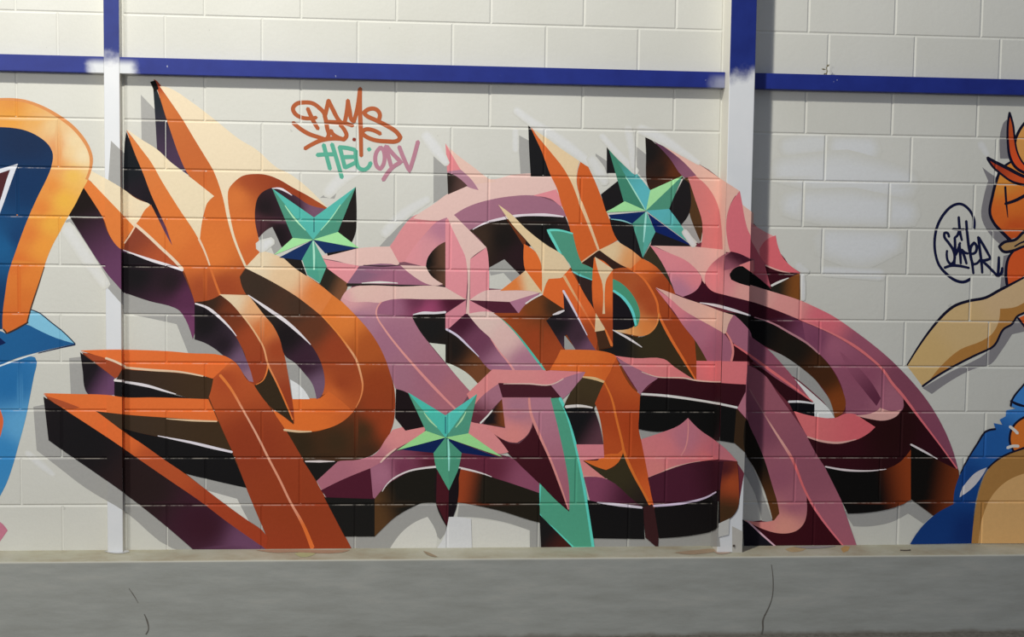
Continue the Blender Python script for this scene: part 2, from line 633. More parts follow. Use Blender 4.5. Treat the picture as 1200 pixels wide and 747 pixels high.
def film(name, parent, polys, cols, grid=0, union=False):
    """one mesh object made of one or more painted outlines (pixel coordinates)"""
    parts = {}
    off = 0.00025 + 0.00007 * layer_for(polys)
    jobs = [(polys, cols[0])] if union else [([p], c) for p, c in zip(polys, cols)]
    for group, cf in jobs:
        poly = [p for q in group for p in q]
        x0 = min(p[0] for p in poly) - 1; x1 = max(p[0] for p in poly) + 1
        y0 = min(p[1] for p in poly) - 1; y1 = max(p[1] for p in poly) + 1
        P = [Vector(p) for p in poly]
        n = len(P)
        E = []
        for q in group:
            k = sum(len(r) for r in group[:group.index(q)])
            E += [(k + i, k + (i + 1) % len(q)) for i in range(len(q))]
        for a, b in JOINT_PX + COL_PX:
            # clip the segment to the bounding box
            ax, ay = a; dx, dy = b[0] - a[0], b[1] - a[1]
            t0, t1 = 0.0, 1.0
            ok = True
            for p, q in ((-dx, ax - x0), (dx, x1 - ax), (-dy, ay - y0), (dy, y1 - ay)):
                if abs(p) < 1e-12:
                    if q < 0: ok = False
                    continue
                r = q / p
                if p < 0: t0 = max(t0, r)
                else: t1 = min(t1, r)
            if not ok or t0 >= t1:
                continue
            k = len(P)
            P.append(Vector((ax + dx * t0, ay + dy * t0)))
            P.append(Vector((ax + dx * t1, ay + dy * t1)))
            E.append((k, k + 1))
        if grid:
            g = grid
            iy = 0
            y = y0 + g * 0.5
            while y < y1:
                x = x0 + g * (0.5 if iy % 2 else 0.0) + 0.37
                while x < x1:
                    if inside(poly, x, y):
                        P.append(Vector((x, y)))
                    x += g
                y += g * 0.87
                iy += 1
        ov, oe, of, _, _, _ = delaunay_2d_cdt(P, E, [], 0, 1e-4)
        ov = [(v.x, v.y) for v in ov]
        idx = {}
        for f in of:
            cx = sum(ov[i][0] for i in f) / 3.0
            cy = sum(ov[i][1] for i in f) / 3.0
            if not any(inside(q, cx, cy) for q in group):
                continue
            reg = region(cx, cy)
            side = reg if reg else (0 if cx < 130 else 4 if cx < 860 else 5)
            verts, faces, vcol = parts.setdefault(side, ([], [], []))
            ids = []
            for i in f:
                key = (i, side)
                if key not in idx:
                    x, y = ov[i]
                    idx[key] = len(verts)
                    verts.append(place(x, y, reg, off))
                    vcol.append((*cf(x, y), 1.0))
                ids.append(idx[key])
            faces.append(ids)
            if side in (0, 5):
                # the paint runs on behind the column's edge, where this view cannot see it
                la, lb = COL_PX[0] if side == 0 else COL_PX[-1]
                on = [j for j in range(3) if abs((lb[0] - la[0]) * (ov[f[j]][1] - la[1]) - (lb[1] - la[1]) * (ov[f[j]][0] - la[0])) / 600.0 < 0.04]
                if len(on) == 2:
                    i0, i1 = ids[on[0]], ids[on[1]]
                    k = len(verts)
                    for i in (i1, i0):
                        q = verts[i].copy()
                        q.x = X1L - 0.0005 if side == 0 else X2R + 0.0005
                        verts.append(q)
                        vcol.append(vcol[i])
                    faces.append([i0, i1, k])
                    faces.append([i0, k, k + 1])
    objs = []
    for side in sorted(parts, key=lambda k: -len(parts[k][1])):
        verts, faces, vcol = parts[side]
        me = bpy.data.meshes.new(name)
        me.from_pydata(verts, [], faces)
        # all faces look towards the yard (-y) or the column's flank (-x)
        bm = bmesh.new()
        bm.from_mesh(me)
        bm.normal_update()
        out = 1 if side == 6 else -1
        flip = [f for f in bm.faces if (f.normal.y > 0.02 or (abs(f.normal.y) <= 0.02 and f.normal.x * out < 0))]
        bmesh.ops.reverse_faces(bm, faces=flip)
        bm.to_mesh(me)
        bm.free()
        at = me.color_attributes.new('Col', 'FLOAT_COLOR', 'POINT')
        for i, c in enumerate(vcol):
            at.data[i].color = c
        up = objs[0] if (objs and parent.type == 'EMPTY') else parent
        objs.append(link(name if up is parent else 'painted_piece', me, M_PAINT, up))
    return objs[0]

def pts(s):
    return [tuple(float(v) for v in q.split(',')) for q in s.split()]

def F(parent, name, col, s, corner=38.0):
    """a filled painted shape"""
    poly = smooth_path(pts(s), True, corner)
    return film(name, parent, [poly], [colour_fn(col, poly)], grid=6 if isinstance(col, list) else 0)

def ribbon(path, w):
    V = [Vector(p) for p in path]
    n = len(V)
    Lf, Rt = [], []
    tot = sum((V[i + 1] - V[i]).length for i in range(n - 1)) or 1.0
    s = 0.0
    for i in range(n):
        if i:
            s += (V[i] - V[i - 1]).length
        t = (V[min(i + 1, n - 1)] - V[max(i - 1, 0)])
        t = t.normalized() if t.length > 1e-6 else Vector((1, 0))
        nn = Vector((-t.y, t.x))
        f = s / tot
        k = f * (len(w) - 1)
        a = min(int(k), len(w) - 2)
        ww = (w[a] + (w[a + 1] - w[a]) * (k - a)) * 0.43
        Lf.append(V[i] + nn * ww)
        Rt.append(V[i] - nn * ww)
    return Lf, Rt

def S(parent, name, col, s, w=(3, 3)):
    """a painted line: one ribbon of varying width, ends rounded"""
    path = smooth_path(pts(s) if isinstance(s, str) else s, False, 70.0, 5)
    if not isinstance(w, (tuple, list)):
        w = (w, w)
    Lf, Rt = ribbon(path, w)
    t0 = (Vector(path[0]) - Vector(path[1])).normalized() * w[0] * 0.35
    t1 = (Vector(path[-1]) - Vector(path[-2])).normalized() * w[-1] * 0.35
    cap0, cap1 = Vector(path[0]) + t0, Vector(path[-1]) + t1
    quads = []
    for i in range(len(path) - 1):
        quads.append([tuple(Lf[i]), tuple(Lf[i + 1]), tuple(Rt[i + 1]), tuple(Rt[i])])
    quads.append([tuple(cap0), tuple(Lf[0]), tuple(Rt[0])])
    quads.append([tuple(cap1), tuple(Rt[-1]), tuple(Lf[-1])])
    cf = colour_fn(col, path)
    return film(name, parent, quads, [cf], union=True)

def soft(parent, name, col, s, w, strength=0.8):
    """a soft-edged sprayed stroke: opaque core fading to nothing at the rim"""
    path = smooth_path(pts(s), False, 70.0, 4)
    if not isinstance(w, (tuple, list)):
        w = (w, w)
    V = [Vector(p) for p in path]
    acc = [0.0]
    for i in range(1, len(V)):
        acc.append(acc[-1] + (V[i] - V[i - 1]).length)
    tot = acc[-1] or 1.0
    def alpha(x, y):
        q = Vector((x, y))
        best, bw = 1e9, 1.0
        for i in range(len(V) - 1):
            d = V[i + 1] - V[i]
            t = min(1.0, max(0.0, (q - V[i]).dot(d) / max(d.length_squared, 1e-9)))
            r = (q - V[i] - d * t).length
            k = (acc[i] + d.length * t) / tot * (len(w) - 1)
            a = min(int(k), len(w) - 2)
            ww = (w[a] + (w[a + 1] - w[a]) * (k - a)) / 2
            if r / ww < best:
                best = r / ww
        v = max(0.0, 1.0 - best)
        return strength * min(1.0, v * v * (3 - 2 * v) * 1.4)
    ground = WALL_ALB
    def fade(x, y):
        a = alpha(x, y)
        return tuple(ground[i] * (1 - a) + col[i] * a for i in range(3))
    wm = max(w) / 2
    # outline: the swept stroke, built as a convex-ish capsule round the path
    Lf, Rt = ribbon(path, w)
    t0 = (V[0] - V[1]).normalized() * w[0] / 2
    t1 = (V[-1] - V[-2]).normalized() * w[-1] / 2
    def capsule(c, t):
        nrm = Vector((-t.y, t.x))
        return [c + nrm * math.cos(a) + t * math.sin(a) for a in (math.pi * 0.25, math.pi * 0.5, math.pi * 0.75)]
    out = Lf + capsule(V[-1], t1) + Rt[::-1] + capsule(V[0], t0)
    poly = [tuple(p) for p in out]
    return film(name, parent, [poly], [fade], grid=max(2.0, wm / 3.5))

# ------------------------------------------------------------------ palette as seen in the lit wall
GREY = (0.40, 0.395, 0.375)
CREAM = (234, 216, 180)
ORG = (226, 124, 50)
RED = (160, 66, 30)
BLK = (27, 25, 27)
OLIVE = (64, 48, 33)
PURP = (98, 58, 84)
LAV = (226, 219, 222)
LPINK = (226, 190, 180)
PINK = (214, 138, 141)
MAUVE = (160, 107, 124)
MAROON = (70, 26, 42)
WHITE = (232, 233, 232)

def letter(parent, name, col, shapes, label=None):
    o = F(parent, name, col, shapes[0])
    for q in shapes[1:]:
        F(o, 'shadow_patch' if name == 'painted_shadow' else 'back_patch', col, q)
    if label:
        o['label'] = label
    return o

# ================================================================== the big lettering
G = empty('graffiti_lettering', (1.6, 0.0, Z_BASE + ZG))
tag(G, 'large angular orange and pink graffiti lettering with three teal stars', 'graffiti')

# ---------------------------------------------------------------- underpainting of the four letter groups
A = letter(G, 'orange_letter', (120, 62, 34), [
    '185,112 230,168 258,222 268,262 287,313 306,296 345,314 410,362 444,408 461,455 461,485 452,515 425,537 360,540 405,640 310,640 255,606 60,508 55,466 240,470 244,443 100,440 97,414 262,418 215,372 212,318 150,296 100,250 102,212 125,215 145,225 150,160 178,192 222,206 186,140'],
    'orange and cream letter with dark sides')
B = letter(G, 'pink_letter', (120, 78, 90), [
    '404,350 426,312 372,303 457,292 480,260 524,232 524,172 572,212 648,206 660,252 600,262 572,300 572,338 632,342 606,364 640,432 684,437 656,468 690,640 676,640 634,604 634,572 660,590 590,524 545,552 515,552 470,560 440,600 436,626 405,626 382,584 376,570 398,544 440,536 462,504 500,497 468,458 440,396 418,368'],
    'pink and mauve letter with turquoise edge')
D = letter(G, 'small_orange_letter', (120, 58, 24), [
    '636,345 664,318 684,302 720,285 760,308 790,345 775,352 812,400 814,440 775,384 745,396 720,408 748,462 748,500 766,600 740,580 700,548 710,530 698,472 650,430 588,372 612,362'],
    'small orange and cream letters with black hollows')
R = letter(G, 'pink_ribbon_letter', (96, 40, 52), [
    '764,290 824,284 808,212 762,166 850,214 880,258 930,320 936,352 1000,390 1070,452 1112,520 1120,560 1112,590 1092,600 1066,584 1010,598 970,560 998,636 900,638 878,612 908,608 878,520 866,590 800,586 700,588 688,560 676,522 706,522 760,516 806,494 750,462 724,420 818,426 778,352 770,340'],
    'pink, mauve and black ribbon letter winding over the wide column')

# ---------------------------------------------------------------- painted grey outline shadow behind everything
SH = letter(G, 'painted_shadow', GREY, [
    '165,111 184,131 186,178 166,166',
    '130,165 147,181 149,224 127,211',
    '78,258 88,254 148,335 148,362 124,335 74,267',
    '143,340 213,362 228,396 247,404 266,418 221,415 207,380 175,373 145,367',
    '81,420 97,418 101,456 108,466 83,462',
    '39,477 54,474 60,514 150,578 230,645 202,643 148,601 100,572 70,549 43,528'],
    'painted grey shadow outline')
for s in ('210,549 292,568 315,630 290,611 265,592 240,573',
          '402,626 441,627 450,616 462,605 480,594 495,588 514,587 528,617 516,633 511,627 501,606 485,613 470,625 457,643 411,643',
          '538,588 560,590 590,597 634,609 635,643 621,643 621,622 590,612 560,607 536,606',
          '508,178 524,190 526,228 508,238', '607,158 622,166 624,204 610,204',
          '698,180 713,190 713,204 698,204', '741,168 757,181 760,216 742,197',
          '458,292 471,269 482,257 489,253 478,255 465,268 451,282 444,290',
          '694,628 756,629 770,641 773,628 815,624 842,618 844,641 697,642',
          '834,512 846,513 863,517 875,531 875,560 864,543 850,528',
          '988,599 1015,600 1040,596 1058,589 1066,583 1094,603 1082,614 1064,602 1045,612 1020,617 1000,617',
          '333,414 346,424 358,437 367,449 374,468 341,469 337,450 333,430',
          '572,314 591,304 610,322 600,331 590,320 575,323',
          '897,408 920,418 945,434 962,454 975,474 980,491 974,488 968,475 955,462 935,445 920,435 908,420',
          '871,528 884,552 895,582 906,613 893,611 885,580 873,554',
          '748,500 778,503 766,513 752,516', '381,232 392,233 398,215 383,226 375,232',
          '501,400 524,402 524,427', '521,424 535,428 549,437 562,449 551,459',
          '660,391 676,411 660,411', '798,264 808,246 822,280 819,286',
          '302,280 312,269 320,265 331,290 322,300 314,281 306,290'):
    F(SH, 'shadow_patch', GREY, s)
for s in ('242,575 278,585 284,597 292,612 265,592', '457,643 470,625 485,613 501,606 512,627 511,643', '540,607 590,613 620,622 621,643 540,643'):
    F(SH, 'white_gap', (0.76, 0.75, 0.69), s)

# ---------------------------------------------------------------- orange letter, left
F(A, 'dark_side', [(90, 245, (36, 28, 26)), (142, 322, (108, 64, 98))], '98,220 80,251 86,261 143,341 149,345 149,290 133,283 124,267 121,257 110,238')
F(A, 'orange_face', ORG, '102,209 120,226 143,250 158,264 150,281 146,293 140,291 128,275 122,258 110,238 98,220')
F(A, 'cream_face', CREAM, '105,199 112,203 125,210 145,222 160,233 177,239 168,250 161,262 158,267 143,251 120,227 102,208')
F(A, 'dark_side', [(170, 120, (42, 50, 55)), (212, 195, (84, 62, 88))], '179,96 183,103 194,137 212,185 222,206 200,190 184,176 182,140 180,110')
F(A, 'orange_face', [(190, 120, (224, 124, 56)), (250, 300, (222, 118, 44)), (262, 338, (166, 72, 34)), (186, 97, (190, 70, 40))],
  '180,93 186,110 197,145 213,190 221,205 251,230 243,238 239,250 236,265 234,283 246,312 258,347 290,345 284,335 281,324 288,313 273,280 266,255 262,235 256,215 250,200 240,183 229,165 214,140 197,115 184,95')
F(A, 'cream_face', (238, 219, 184), '187,101 198,103 225,120 255,143 280,163 300,175 325,197 338,203 357,217 384,244 360,230 345,222 326,211 312,206 300,205 285,207 275,214 268,223 267,233 270,255 276,280 290,312 287,314 273,280 266,255 262,235 256,215 250,200 240,183 229,165 214,140 197,115')
F(A, 'dark_side', [(150, 190, (30, 34, 38)), (180, 235, (34, 30, 36)), (198, 280, (110, 70, 95))], '148,154 158,180 168,204 177,228 187,250 195,268 202,288 196,278 187,260 177,241 173,238 160,232 145,222 146,170')
F(A, 'orange_face', [(165, 185, (226, 126, 56)), (205, 275, (224, 120, 46)), (232, 300, (216, 110, 42)), (240, 340, (170, 76, 36))],
  '148,152 165,174 177,190 190,213 210,245 232,279 246,312 258,347 245,352 228,355 222,335 214,316 190,294 165,270 158,264 163,258 170,246 177,240 187,260 196,278 202,288 195,268 187,250 177,228 168,204 158,180')
F(A, 'cream_face', CREAM, '149,152 165,163 184,175 200,190 222,207 251,230 243,238 239,250 236,265 234,284 232,279 210,245 190,213 177,190 165,174')
F(A, 'red_face', [(165, 275, (146, 68, 44)), (190, 303, (188, 86, 44))], '158,266 147,282 145,294 175,303 190,308 213,316 190,294 166,271')
S(A, 'highlight_line', (236, 205, 172), '146,285 152,276 158,266', 2)
S(A, 'highlight_line', (238, 214, 184), '158,263 172,275 190,292 204,305 214,316', (4, 4))
F(A, 'dark_side', [(160, 320, (28, 26, 28)), (200, 330, (40, 30, 34)), (222, 350, (92, 46, 76)), (222, 385, (118, 62, 100))], '143,295 175,304 213,317 222,338 228,355 228,390 226,398 212,366 205,361 175,353 143,342')
S(A, 'highlight_line', LAV, '144,293 160,299 180,306 200,312 214,317', (1, 4, 3))
S(A, 'highlight_line', (236, 205, 172), '233,280 240,295 246,312', (3, 2))
S(A, 'highlight_line', (214, 110, 44), '246,312 252,330 258,346', 3)
F(A, 'red_arch', [(278, 232, (220, 118, 48)), (292, 212, (178, 80, 40)), (305, 209, (166, 72, 36)), (325, 215, (160, 66, 34)), (345, 225, (160, 66, 32)), (375, 241, (176, 80, 40)), (285, 270, (224, 118, 46)), (298, 292, (210, 104, 44))],
  '267,232 268,222 275,213 285,206 300,204 312,205 326,210 345,221 360,229 384,244 375,246 362,241 345,230 333,224 319,220 308,225 302,232 299,245 299,260 303,280 306,295 289,312 276,280 270,255')
F(A, 'dark_hollow', [(310, 245, (34, 28, 30)), (325, 275, (28, 24, 26)), (345, 250, (40, 26, 34)), (368, 248, (128, 88, 112)), (302, 262, (90, 52, 60))],
  '319,220 308,225 302,232 299,245 299,260 303,279 312,270 319,266 322,272 330,290 348,281 368,256 382,245 362,240 345,229 335,225')
S(A, 'highlight_line', (222, 214, 220), '319,221 328,221 336,225 342,229', (1, 3, 1))
F(A, 'cream_face', [(300, 308, (238, 218, 182)), (335, 318, (230, 196, 152)), (375, 345, (218, 122, 52)), (410, 375, (212, 112, 40))],
  '306,294 318,297 332,303 345,313 357,321 372,332 390,345 410,362 418,370 376,371 360,357 345,346 320,331 297,319 287,314')
F(A, 'underside', [(300, 335, (62, 48, 38)), (350, 360, (70, 50, 38)), (366, 385, (98, 54, 34)), (395, 410, (150, 62, 30)), (400, 450, (150, 62, 28)), (390, 462, (196, 94, 36))],
  '288,315 297,319 320,331 345,346 376,370 397,390 410,407 418,422 424,440 425,452 423,465 417,478 413,484 400,472 384,461 376,464 380,455 380,440 374,420 364,405 350,392 335,378 315,364 298,353 290,347 284,337 281,325')
F(A, 'orange_curve', [(405, 372, (216, 118, 42)), (432, 410, (172, 82, 30)), (442, 450, (146, 60, 24)), (440, 480, (144, 58, 24)), (425, 505, (64, 44, 26)), (455, 500, (146, 58, 24)), (395, 518, (58, 42, 26)), (350, 522, (50, 38, 24)), (430, 530, (62, 40, 26))],
  '376,368 390,346 405,358 417,370 432,387 444,405 452,422 458,440 462,455 463,480 460,500 450,520 437,533 420,539 400,541 357,541 334,503 366,507 385,502 400,495 413,484 420,473 424,462 425,450 420,430 408,407 395,390')
F(A, 'orange_face', [(370, 485, (220, 106, 32)), (405, 475, (196, 92, 34))], '342,467 375,467 385,459 400,470 414,483 402,494 388,501 366,506 333,504 319,480 330,487 344,498')
F(A, 'cream_face', [(272, 352, (238, 214, 176)), (300, 362, (228, 170, 116)), (310, 385, (206, 108, 46)), (325, 410, (160, 66, 30)), (338, 470, (148, 58, 28))],
  '257,345 291,346 300,357 310,370 320,382 328,398 333,415 337,435 341,460 344,480 345,496 336,475 325,450 314,427 309,408 302,395 292,380 281,367 270,355')
F(A, 'underside', [(245, 356, (58, 40, 30)), (270, 372, (120, 56, 30)), (295, 400, (160, 68, 32)), (300, 440, (154, 62, 30))],
  '228,354 245,352 258,346 270,355 281,367 292,380 302,395 309,408 314,428 311,440 305,447 298,452 290,446 287,415 280,402 270,386 256,372 243,362')
F(A, 'dark_crescent', [(240, 380, (28, 25, 27)), (262, 405, (36, 28, 34)), (285, 425, (112, 84, 112)), (295, 442, (150, 112, 130))],
  '228,356 243,362 256,372 271,387 281,403 288,420 294,436 297,448 292,447 285,438 278,427 270,422 262,417 252,409 240,402 228,398')
S(A, 'highlight_line', LAV, '229,356 243,361 256,371 270,385 277,394', (2, 4, 3, 1))
F(A, 'dark_hollow', [(315, 370, (44, 36, 32)), (335, 395, (30, 25, 27)), (360, 425, (58, 34, 48)), (376, 455, (112, 84, 108))],
  '292,346 304,356 318,365 335,377 350,391 364,404 374,420 380,440 380,455 376,465 371,468 366,450 357,438 345,425 334,417 328,398 320,382 310,370 300,357')
S(A, 'highlight_line', LAV, '291,346 305,356 318,365 335,377 350,390 364,404', (1, 4, 5, 4, 1))
F(A, 'white_gap', (214, 216, 216), '340,445 350,451 357,458 363,468 343,468')
F(A, 'red_stem', [(256, 424, (214, 106, 42)), (262, 442, (170, 70, 32)), (290, 520, (140, 54, 26)), (340, 600, (138, 54, 24)), (320, 640, (138, 54, 26))],
  '262,419 272,422 280,430 290,446 299,452 315,476 334,503 357,542 385,590 400,620 412,643 304,644 312,628 300,600 287,568 277,540 268,520 257,495 246,468 244,463 249,443 255,430')
F(A, 'dark_notch', (54, 42, 28), '314,430 311,440 305,447 298,452 315,475 330,486 345,497 336,475 325,450')
S(A, 'highlight_line', (222, 122, 52), '300,451 308,446 312,438 314,428', (1, 2.4))
S(A, 'highlight_line', [(285, 372, (238, 190, 140)), (330, 470, (216, 112, 42))], '281,366 292,380 302,395 309,408 314,427 325,450 336,475 343,492', (2, 2.5, 2))
S(A, 'highlight_line', [(260, 442, (222, 120, 46)), (300, 505, (222, 160, 130)), (340, 590, (220, 148, 118)), (358, 625, (206, 100, 34))], '258,440 270,455 285,481 300,508 316,540 328,563 340,588 355,615 366,642', (4, 2.5, 3, 3, 6))
S(A, 'highlight_line', [(395, 390, (224, 130, 50)), (418, 425, (236, 170, 120)), (422, 465, (216, 128, 70))], '376,369 395,390 408,407 417,421 423,440 425,452 423,465 417,478', (1.5, 2, 3, 2.5, 1))
S(A, 'highlight_line', (236, 200, 156), '333,504 350,506 365,506', (3, 3, 1.5))
# arms to the left
F(A, 'orange_face', [(130, 415, (226, 110, 44)), (240, 428, (222, 104, 38))], '94,411 125,410 146,410 200,412 221,414 262,417 272,422 262,432 249,444 235,440 200,436 146,432 124,421')
F(A, 'red_face', (164, 72, 38), '96,413 124,420 146,430 146,436 135,444')
F(A, 'dark_side', [(105, 440, (30, 26, 30)), (130, 455, (108, 70, 104))], '94,413 134,443 135,463 106,465 100,457 97,435')
F(A, 'underside', [(150, 445, (58, 44, 36)), (235, 455, (66, 48, 32))], '143,433 200,437 235,441 250,444 246,462 243,469 222,467 208,463 190,458 170,453 135,447')
F(A, 'dark_side', BLK, '134,445 150,449 170,453 190,459 222,467 200,468 146,468 134,464')
S(A, 'highlight_line', (234, 226, 222), '134,446 145,447', 3)
S(A, 'highlight_line', (224, 218, 222), '147,448 160,450 175,453 192,458 206,462', (3, 4, 3, 1))
S(A, 'highlight_line', (236, 208, 178), '124,420 135,424 147,430', 3)
S(A, 'highlight_line', (238, 206, 170), '147,431 180,434 210,436 238,441', (3, 3, 2))
F(A, 'orange_face', [(100, 468, (226, 110, 42)), (230, 480, (220, 104, 38))], '51,461 90,462 125,463 146,466 180,466 244,468 250,481 256,495 235,493 200,491 146,487 112,483 94,478')
F(A, 'underside', [(150, 495, (62, 48, 36)), (250, 505, (62, 46, 30))], '112,482 146,486 200,490 256,494 263,510 273,531 230,522 195,514 165,508 146,506')
F(A, 'dark_side', (24, 23, 24), '143,502 165,508 195,514 230,522 272,531 289,572 245,562 212,553 194,541 166,522')
S(A, 'highlight_line', (220, 214, 222), '185,511 200,514 225,519 250,525 272,530', (1, 3, 4, 3))
S(A, 'highlight_line', (222, 190, 150), '195,491 225,493 254,494', (1, 2.5, 2))
F(A, 'orange_band', [(90, 478, (224, 108, 42)), (140, 512, (222, 104, 40)), (180, 545, (172, 74, 34)), (260, 600, (152, 58, 28)), (300, 630, (146, 54, 26))],
  '51,462 80,470 112,482 130,495 146,507 166,520 194,540 212,552 240,573 265,592 290,610 305,620 314,630 312,644 300,636 265,611 235,588 200,564 168,542 145,526 120,509 80,483')
F(A, 'red_face', (172, 78, 40), '53,464 70,469 94,478 77,479')
F(A, 'dark_side', [(100, 515, (26, 24, 26)), (170, 570, (40, 28, 28)), (240, 615, (54, 24, 36)), (292, 638, (98, 62, 90))], '51,465 80,483 120,509 145,526 168,542 200,564 235,588 265,611 312,644 226,644 190,613 148,580 110,553 75,529 57,516 54,490')
F(A, 'dark_tip', (22, 14, 18), '176,96 182,94 186,104 181,108')

# ---------------------------------------------------------------- pink letter, centre
F(B, 'dark_side', [(385, 330, (44, 40, 32)), (403, 338, (124, 80, 52))], '383,312 409,330 405,343 399,353 385,342 374,332')
F(B, 'dark_hollow', [(590, 280, (30, 26, 24)), (560, 280, (62, 46, 36)), (608, 300, (44, 28, 32)), (640, 270, (24, 24, 24)), (665, 268, (46, 36, 36))],
  '550,270 570,262 590,256 605,253 620,252 662,253 668,268 680,312 664,303 640,288 616,290 617,320 610,323 591,304 573,314 569,290')
F(B, 'pink_face', PINK, '456,290 463,280 470,269 480,257 490,251 530,250 512,261 500,273 485,291 475,307 466,308')
F(B, 'light_face', LPINK, '484,256 490,251 507,240 525,227 547,217 560,208 580,210 600,205 646,203 653,223 625,229 600,230 580,233 560,238 545,244 532,252 524,257')
F(B, 'pink_face', (216, 132, 140), '622,230 652,222 661,244 656,241 645,233')
F(B, 'mauve_band', [(545, 255, (166, 112, 132)), (640, 242, (160, 108, 128))], '532,252 545,244 560,238 580,233 600,230 622,229 640,233 656,241 664,254 640,253 620,252 605,253 590,256 570,261 550,270')
S(B, 'highlight_line', (228, 216, 222), '554,269 570,261 590,256 606,253 620,252 640,252 660,254', (1, 3, 4, 3, 4, 2))
F(B, 'mauve_band', [(480, 295, (216, 140, 146)), (520, 268, (184, 122, 142)), (505, 295, (208, 140, 146))], '474,307 485,290 500,272 512,260 524,255 523,284 512,290 504,298 500,308 499,313')
F(B, 'pink_spike', (224, 134, 138), '522,168 530,182 545,205 524,202')
F(B, 'light_face', (232, 194, 178), '523,170 535,181 555,196 572,209 582,213 555,216 540,199 531,184')
F(B, 'mauve_band', (178, 128, 146), '524,201 540,199 552,210 561,223 548,219 535,210')
F(B, 'dark_side', [(526, 212, (44, 36, 32)), (542, 216, (92, 66, 60))], '524,203 530,204 548,218 525,228')
F(B, 'dark_hollow', [(503, 310, (26, 24, 22)), (520, 310, (96, 66, 50))], '499,313 501,303 507,294 515,287 523,283 523,337 515,332 505,324')
F(B, 'light_face', (226, 188, 178), '368,302 390,297 420,291 457,289 468,309 465,312 430,312 410,310 395,306')
F(B, 'pink_face', (220, 140, 146), '368,302 395,307 422,312 407,332 384,315')
F(B, 'mauve_band', [(440, 315, (142, 100, 124)), (450, 328, (166, 104, 128))], '421,312 470,312 482,321 498,331 517,335 460,334 407,332')
F(B, 'light_face', (226, 190, 180), '469,311 499,312 505,323 519,333 510,335 498,332 482,322')
S(B, 'highlight_line', (60, 46, 50), '426,311 450,312 468,311', (1, 2, 1))
S(B, 'dark_line', (44, 38, 36), '407,334 430,334 470,335 522,336', (4, 3, 3, 2))
S(B, 'highlight_line', (226, 222, 214), '424,332 445,331 466,332', (1, 3, 1))
F(B, 'mauve_face', [(412, 352, (206, 150, 152)), (420, 375, (166, 116, 138)), (455, 400, (160, 106, 128)), (500, 440, (158, 100, 118)), (470, 440, (158, 106, 124)), (530, 465, (164, 100, 112))],
  '399,352 405,342 413,337 425,335 448,345 484,370 490,385 503,403 522,426 552,457 540,476 522,492 500,478 480,465 463,455 458,440 452,422 444,405 432,387 417,370')
F(B, 'light_face', [(420, 342, (224, 186, 174)), (500, 343, (226, 192, 180)), (403, 350, (210, 154, 156))], '401,349 406,341 414,337 426,335 470,336 522,337 547,351 500,352 460,352 448,355 430,354 412,354')
F(B, 'magenta_band', [(490, 354, (104, 50, 74)), (460, 362, (158, 100, 126)), (500, 364, (160, 70, 108)), (530, 354, (74, 26, 44))], '448,354 460,351 500,351 546,351 530,362 522,367 500,367 486,367 483,372 442,368 443,361')
F(B, 'dark_hollow', [(505, 385, (28, 27, 27)), (530, 410, (30, 26, 24)), (562, 438, (112, 66, 38))], '483,372 488,368 522,367 523,387 535,394 550,408 566,424 576,435 560,450 550,440 535,430 522,425 522,404 503,402 490,385')
F(B, 'grey_gap', (186, 188, 176), '503,402 522,404 522,425')
F(B, 'grey_gap', (182, 184, 172), '522,425 535,430 548,438 560,450 551,459 536,442')
S(B, 'highlight_line', (214, 210, 214), '484,369 495,367 510,367 522,366', (1, 4, 3, 3))
S(B, 'highlight_line', [(442, 360, (232, 160, 152)), (520, 465, (220, 140, 138))], '447,354 442,361 441,369 450,385 465,405 482,425 500,445 520,466 536,482', (1.5, 2.5, 3, 4, 2.5))
F(B, 'light_face', (228, 192, 182), '525,256 532,252 550,270 570,290 555,300 551,304 550,368 546,368 546,304 538,285 529,266')
F(B, 'pink_face', (218, 138, 146), '522,258 525,256 529,266 538,285 546,304 546,351 522,337 522,283')
F(B, 'pink_face', (214, 136, 144), '551,304 570,290 572,300 573,341 566,343 551,351')
F(B, 'light_face', (226, 190, 182), '550,352 568,341 575,340 636,340 630,345 597,355 560,353')
F(B, 'maroon_side', (80, 34, 50), '551,352 597,354 608,368 577,367')
F(B, 'mauve_band', (168, 112, 136), '597,354 633,343 608,368')
F(B, 'pink_face', (200, 124, 138), '522,368 546,352 546,368 525,388 522,386')
F(B, 'pink_face', (202, 128, 140), '550,352 577,366 550,368')
F(B, 'maroon_side', [(540, 378, (66, 26, 44)), (560, 400, (110, 60, 84)), (590, 428, (156, 104, 128))], '545,368 550,369 562,385 575,397 585,412 603,434 578,435 572,432 560,418 545,403 535,393 524,387')
F(B, 'light_leg', [(570, 375, (226, 196, 186)), (592, 395, (214, 176, 170)), (615, 425, (166, 112, 132))], '548,368 577,366 590,373 600,383 613,400 626,417 641,435 603,434 595,424 585,412 575,397 562,385')
S(B, 'highlight_line', (222, 150, 150), '575,397 585,412 595,424 602,434', (1, 2, 3))
S(B, 'turquoise_line', [(595, 380, (70, 168, 140)), (635, 425, (74, 178, 160))], '582,369 592,377 606,391 620,409 630,422 640,434', (1, 3, 4, 5, 5))
S(B, 'highlight_line', (214, 204, 224), '523,386 535,393 550,407 561,418', (3, 3, 1))
F(B, 'pink_bar', [(600, 442, (214, 134, 134)), (555, 466, (214, 130, 130)), (670, 438, (200, 118, 124))], '577,433 610,434 640,434 688,435 660,444 646,451 600,450 584,450 570,462 556,475 550,468 547,462')
F(B, 'maroon_side', (68, 28, 38), '584,449 646,451 658,467 589,466')
F(B, 'mauve_band', (160, 108, 128), '645,451 664,442 689,435 668,460 659,468')
F(B, 'mauve_band', [(575, 465, (160, 104, 122)), (562, 488, (96, 44, 56))], '556,475 584,450 589,467 574,483 563,497 550,495')
